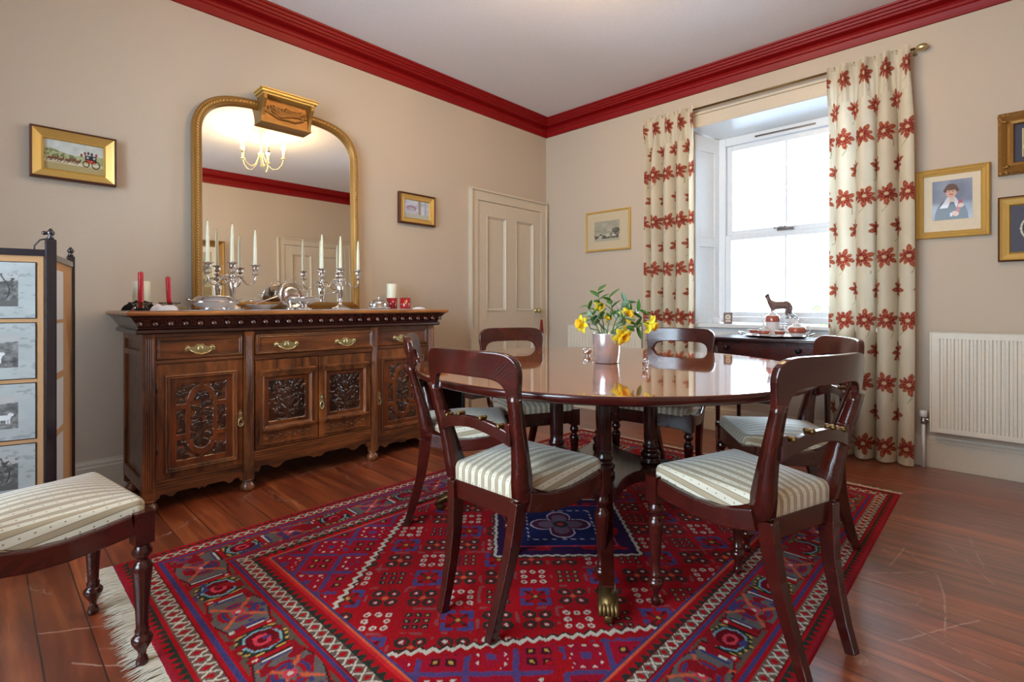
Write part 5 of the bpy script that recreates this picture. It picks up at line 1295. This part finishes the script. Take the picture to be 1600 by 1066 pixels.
# ================================================================== FOLDING SCREEN
sc = thing('folding_screen', (.190, 2.690, 0), 0, 'dark folding screen with hunting prints on tan cloth, standing at the left edge', 'screen')
def art_print(seed):
    def f(U, V):
        n = fbm(U, V, 5, seed, 3); I = C3(U, (176, 180, 178))+(n[..., None]-.5)*24
        n3 = fbm(U, V, 22, seed+5, 2); I -= (np.clip((n3-.55)/.2, 0, 1)*(fbm(U, V, 3, seed+9) > .45)*22)[..., None]
        inn = (U > .16) & (U < .885) & (V > .21) & (V < .79); g = 40+130*fbm(U*1.6, V, 16, seed+1)
        g = np.where(V > .62+.05*np.sin(U*9), 168+20*n, g)
        J = np.stack([g*1.02, g, g*.98], -1); I[inn] = J[inn]
        kind = {11: 0, 18: 1, 25: 3, 32: 0}[seed]
        if kind == 0:   # bare trees over rough ground
            for i in range(9):
                cx = .22+.072*i; put(I, inn & (np.abs(U-cx-.03*np.sin(V*9+i*2)) < .006+.012*(.8-V)*((i % 3) == 0)) & (V > .34), (58, 56, 56))
            put(I, inn & (fbm(U*1.5, V, 26, seed+3) > .60) & (V > .52), (74, 72, 70)); put(I, inn & (V < .30+.05*np.sin(U*8)), (96, 94, 90))
        for i in range(kind):   # hounds
            cx = (.72 if kind == 1 else .38+.20*i); cz = .44+.05*math.sin(seed+i*2)
            m_ = (((U-cx)/.060)**2+((V-cz)/.048)**2 < 1) | (((U-cx-.055)/.022)**2+((V-cz-.05)/.032)**2 < 1)
            for k in (-.04, -.02, .03, .045): m_ |= (np.abs(U-cx-k) < .006) & (V < cz) & (V > cz-.11)
            put(I, m_ & inn, (226, 224, 222))
        return I
    return f
def leaf_(x0, y0, x1, y1, prints, thick=.022, nfull=4):
    """one leaf of the screen between two upright posts; x0,y0 at the near post (world)"""
    a = Vector((x0, y0, 0)); b = Vector((x1, y1, 0)); d = (b-a); W_ = d.length; ang = math.atan2(d.y, d.x)
    M4 = Matrix.Translation((x0-.19, y0-2.69, 0)) @ Matrix.Rotation(ang, 4, 'Z')
    lf = MB()
    return M4, W_
M4, W1 = leaf_(-.305, 2.827, .190, 2.690, 4)
def flat(name, mat, M4, boxes, bevel=.002, parent=sc):
    m_ = MB()
    for b in boxes: m_.box(*b)
    return m_.build(name, mat, parent, bevel=bevel, xf=M4)
# leaf 1 : local x from far-left post to the centre post, facing -y
p1 = flat('panel', M['hessian'], M4, [(.02, W1-.02, -.006, .006, .06, 1.195)], 0)
flat('rail', M['ebon'], M4, [(.0, W1, -.013, .013, 1.194, 1.220)]); flat('rail', M['ebon'], M4, [(0, W1, -.013, .013, .04, .066)])
for i, zt in enumerate((1.167, .935, .703, .471)):
    zb = zt-.212
    pr_ = flat('print_mount', M['ebon'], M4, [(.045, W1-.040, -.0085, -.0055, zb-.003, zt+.003)], 0, p1)
    U, V = np.meshgrid(np.linspace(0, 1, 170), np.linspace(0, 1, 110))
    Pp = np.stack([.048+(W1-.091)*U, np.full_like(U, -.0092), zb+(zt-zb)*V], -1).reshape(-1, 3)
    Pp = np.array([list(M4 @ Vector(p)) for p in Pp]).reshape(U.shape+(3,))
    grid_obj('print', Pp, M['print'], p1, color=lin(art_print(11+i*7)(U, V)), smooth=False)
M5, W2 = leaf_(.190, 2.690, .290, 3.126, 0)
p2 = flat('panel', M['hessian'], M5, [(.02, W2-.015, -.006, .006, .06, 1.195)], 0)
flat('rail', M['ebon'], M5, [(.0, W2, -.012, .012, 1.180, 1.205)]); flat('rail', M['ebon'], M5, [(0, W2, -.012, .012, .04, .066)])
for zt in (1.145, .93, .70, .47): flat('print_mount', M['white'], M5, [(.05, .20, -.009, -.0065, zt-.20, zt)], 0, p2)
for (x, y, w_, h_) in ((-.305, 2.827, .030, 1.250), (.190, 2.690, .034, 1.262), (.290, 3.126, .030, 1.232)):
    MB().box(x-.19-w_/2, x-.19+w_/2, y-2.69-w_/2, y-2.69+w_/2, 0, h_).build('post', M['ebon'], sc, bevel=.004)
    MB().lathe([(.010, h_), (.012, h_+.006), (.006, h_+.012), (.012, h_+.020), (.013, h_+.027), (.007, h_+.036), (.003, h_+.042), (0, h_+.043)], 18, (x-.19, y-2.69)).build('finial', M['iron'], sc)
k = MB(); k.tube([(-.048, .012, 1.205), (-.046, .008, 1.235), (-.030, .004, 1.258), (0, 0, 1.266), (.004, .03, 1.262), (.012, .075, 1.245), (.014, .085, 1.212)], [.003]*7, 8, flat=2.2); k.ellipsoid((-.050, .010, 1.203), (.008, .005, .007), 10, 6); k.ellipsoid((-.018, 0, 1.285), (.009, .007, .008), 10, 6)
k.build('brass_bow', M['iron'], sc)

# ================================================================== STOVE beside the sideboard
st = thing('black_stove', (2.475, 3.20, 0), 0, 'low black stove with a glass front between the sideboard and the cream door', 'stove')
s_ = MB(); 
for b in ((2.325, 2.355, 3.0, 3.40, .02, .42), (2.575, 2.605, 3.0, 3.40, .02, .42), (2.325, 2.605, 3.0, 3.40, .395, .42), (2.325, 2.605, 3.0, 3.40, .02, .16), (2.325, 2.605, 3.36, 3.40, .02, .42)): s_.box(*b)
s_.build('stove_body', M['blackm'], st, world=True, bevel=.006)
MB().box(2.354, 2.576, 3.018, 3.022, .158, .397).build('glass_door', M['glass'], st, world=True)
MB().box(2.355, 2.575, 3.10, 3.34, .161, .22).build('grate', M['iron'], st, world=True, bevel=.01)
f_ = MB()
for (x, y) in ((2.35, 3.03), (2.58, 3.03), (2.35, 3.37), (2.58, 3.37)): f_.box(x-.012, x+.012, y-.012, y+.012, 0, .0205)
f_.build('foot', M['blackm'], st, world=True)
# tassel on the door knob
tt = thing('door_tassel', (3.907, 3.352, .955), 0, 'red and gold tassel hanging from the brass knob of the cream door', 'tassel')
m_ = MB(); m_.tube([(.0, .02, .02), (.004, -.004, -.01), (.010, -.006, -.07)], .0035, 8); m_.lathe([(.008, -.095), (.014, -.088), (.014, -.078), (.006, -.070)], 12, (.010, -.006)); m_.build('cord', M['brass'], tt)
m_ = MB(); rr = random.Random(2)
for i in range(26):
    a = rr.random()*6.28; r_ = rr.random()*.010; m_.tube([(.010+r_*math.cos(a), -.006+r_*math.sin(a), -.088), (.010+2.3*r_*math.cos(a), -.006+2.3*r_*math.sin(a), -.215-rr.random()*.02)], .0018, 5)
m_.build('threads', M['tassel'], tt)
# grey cloth left on the chair in front of the left curtain
U, V = np.meshgrid(np.linspace(-1, 1, 50), np.linspace(-1, 1, 40)); nn_ = fbm(U+1, V+1, 2.6, 6)
P = np.stack([.11*U, .12*V, .004+.055*nn_*np.clip(1-np.abs(U)**3, 0, 1)*np.clip(1-np.abs(V)**3, 0, 1)], -1)
o = grid_obj('grey_shawl', P, M['shawl']); o.location = (2.60, 1.235, .498); tag(o, 'crumpled grey sheer cloth lying on the chair seat in front of the left curtain', 'cloth')

# ================================================================== CHANDELIER
CX, CY = 2.0, 1.34
ch = thing('chandelier', (CX, CY, ZC), 0, 'cream five-arm ceiling chandelier with lit candle bulbs above the table, seen in the mirror', 'chandelier')
MB().lathe([(0, -.046), (.014, -.046), (.030, -.034), (.062, -.016), (.066, -.004), (.066, -.001), (0, -.001)], 28).build('ceiling_rose', M['lampcream'], ch)
MB().lathe([(0, -.40), (.006, -.395), (.010, -.38), (.005, -.36), (.007, -.30), (.026, -.27), (.030, -.255), (.012, -.24), (.007, -.20), (.007, -.045)], 20).build('stem', M['lampcream'], ch)
for k in range(5):
    a = 2*PI*k/5+math.radians(20); R = Matrix.Rotation(a, 4, 'Z')
    ar_ = MB().tube([(.018, 0, -.262), (.034, 0, -.31), (.060, 0, -.37), (.105, 0, -.410), (.155, 0, -.400), (.195, 0, -.350), (.21, 0, -.292)], .0045, 10).build('arm', M['lampcream'], ch, xf=R)
    MB().lathe([(.008, -.295), (.022, -.288), (.024, -.282), (.006, -.280)], 18, (.21, 0)).build('cup', M['lampcream'], ar_, xf=R)
    MB().lathe([(.0105, -.281), (.0105, -.205)], 16, (.21, 0)).build('candle_tube', M['candle'], ar_, xf=R)
    MB().lathe([(.008, -.205), (.016, -.190), (.0185, -.176), (.016, -.158), (.010, -.142), (.003, -.134), (0, -.133)], 16, (.21, 0)).build('bulb', M['bulb'], ar_, xf=R)
#@@RUG
# ================================================================== RUG
RX0, RX1, RY0, RY1 = .345, 3.365, .385, 2.452
def rug_color(X, Y):
    Wd, Hd = RX1-RX0, RY1-RY0
    RED = (166, 14, 24); DRED = (104, 8, 18); WHT = (206, 190, 172); BLU = (66, 60, 108); NAV = (34, 36, 84); GRN = (44, 48, 40); GRY = (96, 78, 66); ORG = (206, 92, 56); PNK = (206, 60, 76); CYN = (120, 160, 170); DKB = (46, 26, 28); GLD = (190, 150, 70)
    K = .0085  # knot step, quantises the drawing like weaving
    X = np.floor(X/.0042)*.0042+.0021; Y = np.floor(Y/.0042)*.0042+.0021
    I = C3(X, RED)
    dx = np.minimum(X-RX0, RX1-X); dy = np.minimum(Y-RY0, RY1-Y)
    tx, ty = dx/.455, dy/.385; t = np.minimum(tx, ty); onx = tx < ty   # onx: short-end border, runs along Y
    s = np.where(onx, Y-RY0, X-RX0)               # position along the border
    a = t                                            # 0 outer .. 1 field
    w_ = np.where(onx, .455, .385)
    def band(lo, hi): return (a >= lo) & (a < hi)
    def zig(p, amp): return amp*np.abs(((s/p) % 1)-.5)*2
    put(I, band(0, .035), (150, 30, 44)); put(I, band(.035, .10), GRN); put(I, band(.035, .10) & (a-.035 < zig(.030, .055)), RED); put(I, band(.10, .125), RED)
    def xband(lo, hi):
        b = band(lo, hi); put(I, b, (104, 84, 72)); c = (lo+hi)/2; h = (hi-lo)/2; q = (s/.044) % 1-.5; v = (a-c)/h
        put(I, b & (np.abs(np.abs(q)*2-np.abs(v)*.9) < .17) & (np.abs(v) < .86), WHT); put(I, b & ((.5-np.abs(q))*2.6+np.abs(v) < .62), RED)
        put(I, b & (np.abs(v) > .9), DRED)
    xband(.125, .245); put(I, band(.245, .275), RED); put(I, band(.275, .31), BLU); put(I, band(.31, .34), RED)
    mb_ = band(.34, .69); put(I, mb_, GRY)
    # main border: repeating unit .40 long
    c = (a-.515)*w_; h = .175*w_; per = .40; k = np.floor(s/per); q = (s % per)-per/2
    # pointed cartouche outlined red / white around a star flower
    cart = np.maximum(np.abs(q)/.125, np.abs(c)/(h*.92)*.85+np.abs(q)/.30)
    put(I, mb_ & (cart < 1.12), RED); put(I, mb_ & (cart < 1.06), DKB); put(I, mb_ & (cart < 1.0), (104, 94, 90))
    d1, d2 = np.abs(q-c*1.2), np.abs(q+c*1.2); star = (np.minimum(d1, d2) < .008) & (np.hypot(q, c) < .095); put(I, mb_ & star, ORG)
    put(I, mb_ & (np.abs(np.hypot(q, c)-.045) < .014) & (np.minimum(d1, d2) > .012), RED); put(I, mb_ & (np.abs(np.hypot(q, c)-.045) < .006) & (np.minimum(d1, d2) > .016), BLU)
    put(I, mb_ & (np.hypot(q, c) < .020), PNK); put(I, mb_ & (np.hypot(q, c) < .009), WHT)
    # small medallion between the units
    q2 = ((s+per/2) % per)-per/2; o_ = np.maximum(np.abs(q2)/.052, np.abs(c)/(h*.62))+.35*np.minimum(np.abs(q2)/.052, np.abs(c)/(h*.62))
    put(I, mb_ & (o_ < 1.5), GRN); put(I, mb_ & (o_ < 1.5) & (o_ > 1.32) & (np.floor(s/.012) % 2 == 0), GLD); put(I, mb_ & (o_ < 1.14), CYN); put(I, mb_ & (o_ < .98), DRED); put(I, mb_ & (o_ < .55), PNK); put(I, mb_ & (o_ < .3), DRED)
    for sg in (-1, 1):   # bars with white outlines
        b1 = np.abs(q2-sg*.078); put(I, mb_ & (b1 < .011) & (np.abs(c) < h*.85), RED); put(I, mb_ & (np.abs(b1-.011) < .0032) & (np.abs(c) < h*.85) , DKB); put(I, mb_ & (np.abs(q2-sg*.098) < .006) & (np.abs(c+sg*.01) < h*.6), WHT); put(I, mb_ & (np.abs(q2-sg*.106) < .005) & (np.abs(c) < h*.6), BLU)
        put(I, mb_ & (np.hypot(q2-sg*.078, c-h*.6*sg) < .014), RED); put(I, mb_ & (np.hypot(q2-sg*.078, c-h*.6*sg) < .006), WHT)
    nz = fbm(X, Y, 22, 8, 2); put(I, mb_ & (nz > .66), (140, 16, 28)); put(I, mb_ & (nz < .24), BLU)
    put(I, band(.69, .715), RED); put(I, band(.715, .745), BLU); put(I, band(.745, .76), RED); xband(.76, .86)
    put(I, band(.86, .94), RED); put(I, band(.86, .94) & ((a-.865) < zig(.034, .06)), GRN); put(I, band(.94, .955), (196, 36, 40)); put(I, band(.955, .975), ORG); put(I, band(.975, 1.0), BLU)
    # field
    fld = t >= 1; x = X-1.855; y = Y-1.42; hx, hy = 1.045, .65
    # corner spandrels cut off by a white zigzag
    e = (np.abs(x)-(hx+.0))*.76+(np.abs(y)-.175); zz = .020*np.abs(((x*1.0-y*np.sign(x*y))/.055 % 1)-.5)*2
    ed = e+zz
    sp = fld & (ed > .018)
    put(I, fld & (ed > -.016), (60, 40, 32)); put(I, fld & (ed > -.006) & (ed < .014), WHT); put(I, fld & (ed >= .014), RED); put(I, fld & (ed > .045), (86, 62, 112))
    P1, Q1 = (x+y)/.19, (x-y)/.19; i1, j1 = np.floor(P1), np.floor(Q1); p, q = (P1-i1-.5)*.19/1.414, (Q1-j1-.5)*.19/1.414
    inn = fld & (ed > .04); m = np.maximum(np.abs(p), np.abs(q)); par = (i1+j1) % 2
    put(I, inn & (m < .058), (158, 16, 40)); put(I, inn & (m < .058) & (m > .050) & (par == 0), RED)
    put(I, inn & (par == 0) & (np.abs(m-.042) < .0055) & (np.floor((p+q+9)/.018) % 2 == 0) & (np.floor((p-q+9)/.018) % 2 == 0), WHT)
    g = np.maximum(np.abs(np.abs(p)-.022), np.abs(np.abs(q)-.022)); put(I, inn & (par == 1) & (g < .014), (72, 20, 30)); put(I, inn & (par == 1) & (g < .006), GLD)
    put(I, inn & (par == 0) & (m < .014), (86, 62, 112)); put(I, inn & (nz > .72), RED)
    # central ground: diagonal lattice of small motifs
    cen = fld & (ed < -.018); sc_ = .128
    A, B = (x+y)/1.414/sc_, (x-y)/1.414/sc_; ia, ib = np.floor(A), np.floor(B); pa, pb = (A-ia-.5)*sc_, (B-ib-.5)*sc_
    ty_ = (ia+2*ib) % 5; r = np.hypot(pa, pb)
    def cell(kk): return cen & (ty_ == kk)
    ga, gb = np.abs(pa)-.026, np.abs(pb)-.026; rg = np.hypot(ga, gb)
    m0 = cell(0) | cell(3)
    put(I, m0 & (rg < .0225), GRN); put(I, m0 & (rg < .0125), (140, 12, 28)); put(I, m0 & (rg < .0062), WHT); put(I, m0 & (r < .010), ORG)
    m1 = cell(1); mx_ = np.maximum(np.abs(pa), np.abs(pb)); mn_ = np.minimum(np.abs(pa), np.abs(pb)); fr_ = (mx_ < .052) & (mx_ > .036) & (mn_ > .006); put(I, m1 & fr_, (78, 66, 118)); put(I, m1 & (np.abs(np.abs(pa)-np.abs(pb)) < .006) & (mx_ < .036), GRN); put(I, m1 & (np.hypot(ga, gb) < .008), DRED); put(I, m1 & (r < .008), GLD)
    m2 = cell(2); ca_, cb_ = (np.abs(pa) % .034)-.017, (pb+.051) % .034-.017; hk = np.hypot((pa+.051) % .034-.017, cb_)
    put(I, m2 & (np.maximum(np.abs(pa), np.abs(pb)) < .051) & (hk < .0115), WHT); put(I, m2 & (hk < .005), RED); put(I, m2 & (mn_ < .014) & (mx_ < .02), RED)
    m4 = cell(4); hh = np.maximum(np.abs((pa+.045) % .030-.015), np.abs((pb+.045) % .030-.015)); put(I, m4 & (mx_ < .045) & (hh < .0105), (40, 36, 50)); put(I, m4 & (mx_ < .045) & (hh < .004), GLD)
    put(I, cen & (np.maximum(np.abs(pa), np.abs(pb)) > .0585) & (nz > .62), (150, 70, 70))
    # centre diamond
    D = np.abs(x+.03)+np.abs(y-.028)*1.0; zd = D+.022*np.abs(((x-y)/.06 % 1)-.5)+.022*np.abs(((x+y)/.06 % 1)-.5)
    put(I, fld & (zd < .445), (90, 40, 40)); put(I, fld & (zd < .435), WHT); put(I, fld & (zd < .412), (52, 22, 62)); put(I, fld & (zd < .36) & (nz > .5), RED); put(I, fld & (D < .305), PNK); put(I, fld & (D < .295), NAV)
    xx, yy = (x+.03+y-.028)/1.414, (x+.03-y+.028)/1.414; rr_ = np.hypot(xx, yy); th = np.arctan2(yy, xx)
    pet = .120*(.40+.60*np.abs(np.cos(th*2+PI/2*0))**.8); dd = D < .295
    put(I, dd & (rr_ < pet+.018), (206, 176, 186)); put(I, dd & (rr_ < pet+.008), NAV); put(I, dd & (rr_ < pet), (92, 30, 50)); put(I, dd & (rr_ < pet-.02), (112, 84, 104)); put(I, dd & (rr_ < .035), GRN); put(I, dd & (rr_ < .014), (190, 40, 50))
    put(I, dd & (np.abs(np.maximum(np.abs(xx), np.abs(yy))-.150) < .004) & (np.floor((xx+yy+5)/.02) % 2 == 0), (206, 176, 186))
    I = I*(.86+.28*fbm(X, Y, 5, 3))[..., None]*(.92+.16*np.random.RandomState(2).rand(*X.shape))[..., None]
    return lin(np.clip(I, 0, 255))
nx, ny = 756, 518
X, Y = np.meshgrid(np.linspace(RX0, RX1, nx), np.linspace(RY0, RY1, ny))
col = rug_color(X, Y)
wv = .006*np.sin(Y*5.1)*np.exp(-((X-RX0)/.3))
edge = np.minimum(np.minimum(X-RX0, RX1-X), np.minimum(Y-RY0, RY1-Y))
Zr = .0078*np.clip(edge/.006, 0, 1)**.5+.0004
Z = Zr+.0006*fbm(X, Y, 3, 4)
RCX, RCY = (RX0+RX1)/2, (RY0+RY1)/2
rug = thing('oriental_rug', (RCX, RCY, 0), 0, 'large red oriental rug with blue spandrels and white zigzag lines under the dining table', 'rug')
grid_obj('woven_pile', np.stack([X-RCX, Y-RCY, Z], -1), M['rug'], rug, color=col)
for x0, sg in ((RX0, -1), (RX1, 1)):
    f_ = MB(); rr = random.Random(5 if sg < 0 else 6); ln = .075 if sg < 0 else .045; n = 760
    for i in range(n):
        y = RY0+(RY1-RY0)*(i+.5)/n; l_ = ln*(.65+.45*rr.random()); sk = rr.gauss(0, .012); zz = rr.random()*.004
        w = .0026; f_.add([(x0-sg*.004-RCX, y-w-RCY, .004+zz), (x0-sg*.004-RCX, y+w-RCY, .004+zz), (x0+sg*l_*.5-RCX, y+w+sk*.5-RCY, .005+zz), (x0+sg*l_*.5-RCX, y-w+sk*.5-RCY, .005+zz), (x0+sg*l_-RCX, y+sk+rr.gauss(0, .002)-RCY, .0012+zz*.5)],
                         [(0, 1, 2, 3), (3, 2, 4)])
    o = f_.build('fringe', M['fringe'], rug); o['kind'] = 'stuff'
    md = o.modifiers.new('s', 'SOLIDIFY'); md.thickness = .0012; md.offset = 0
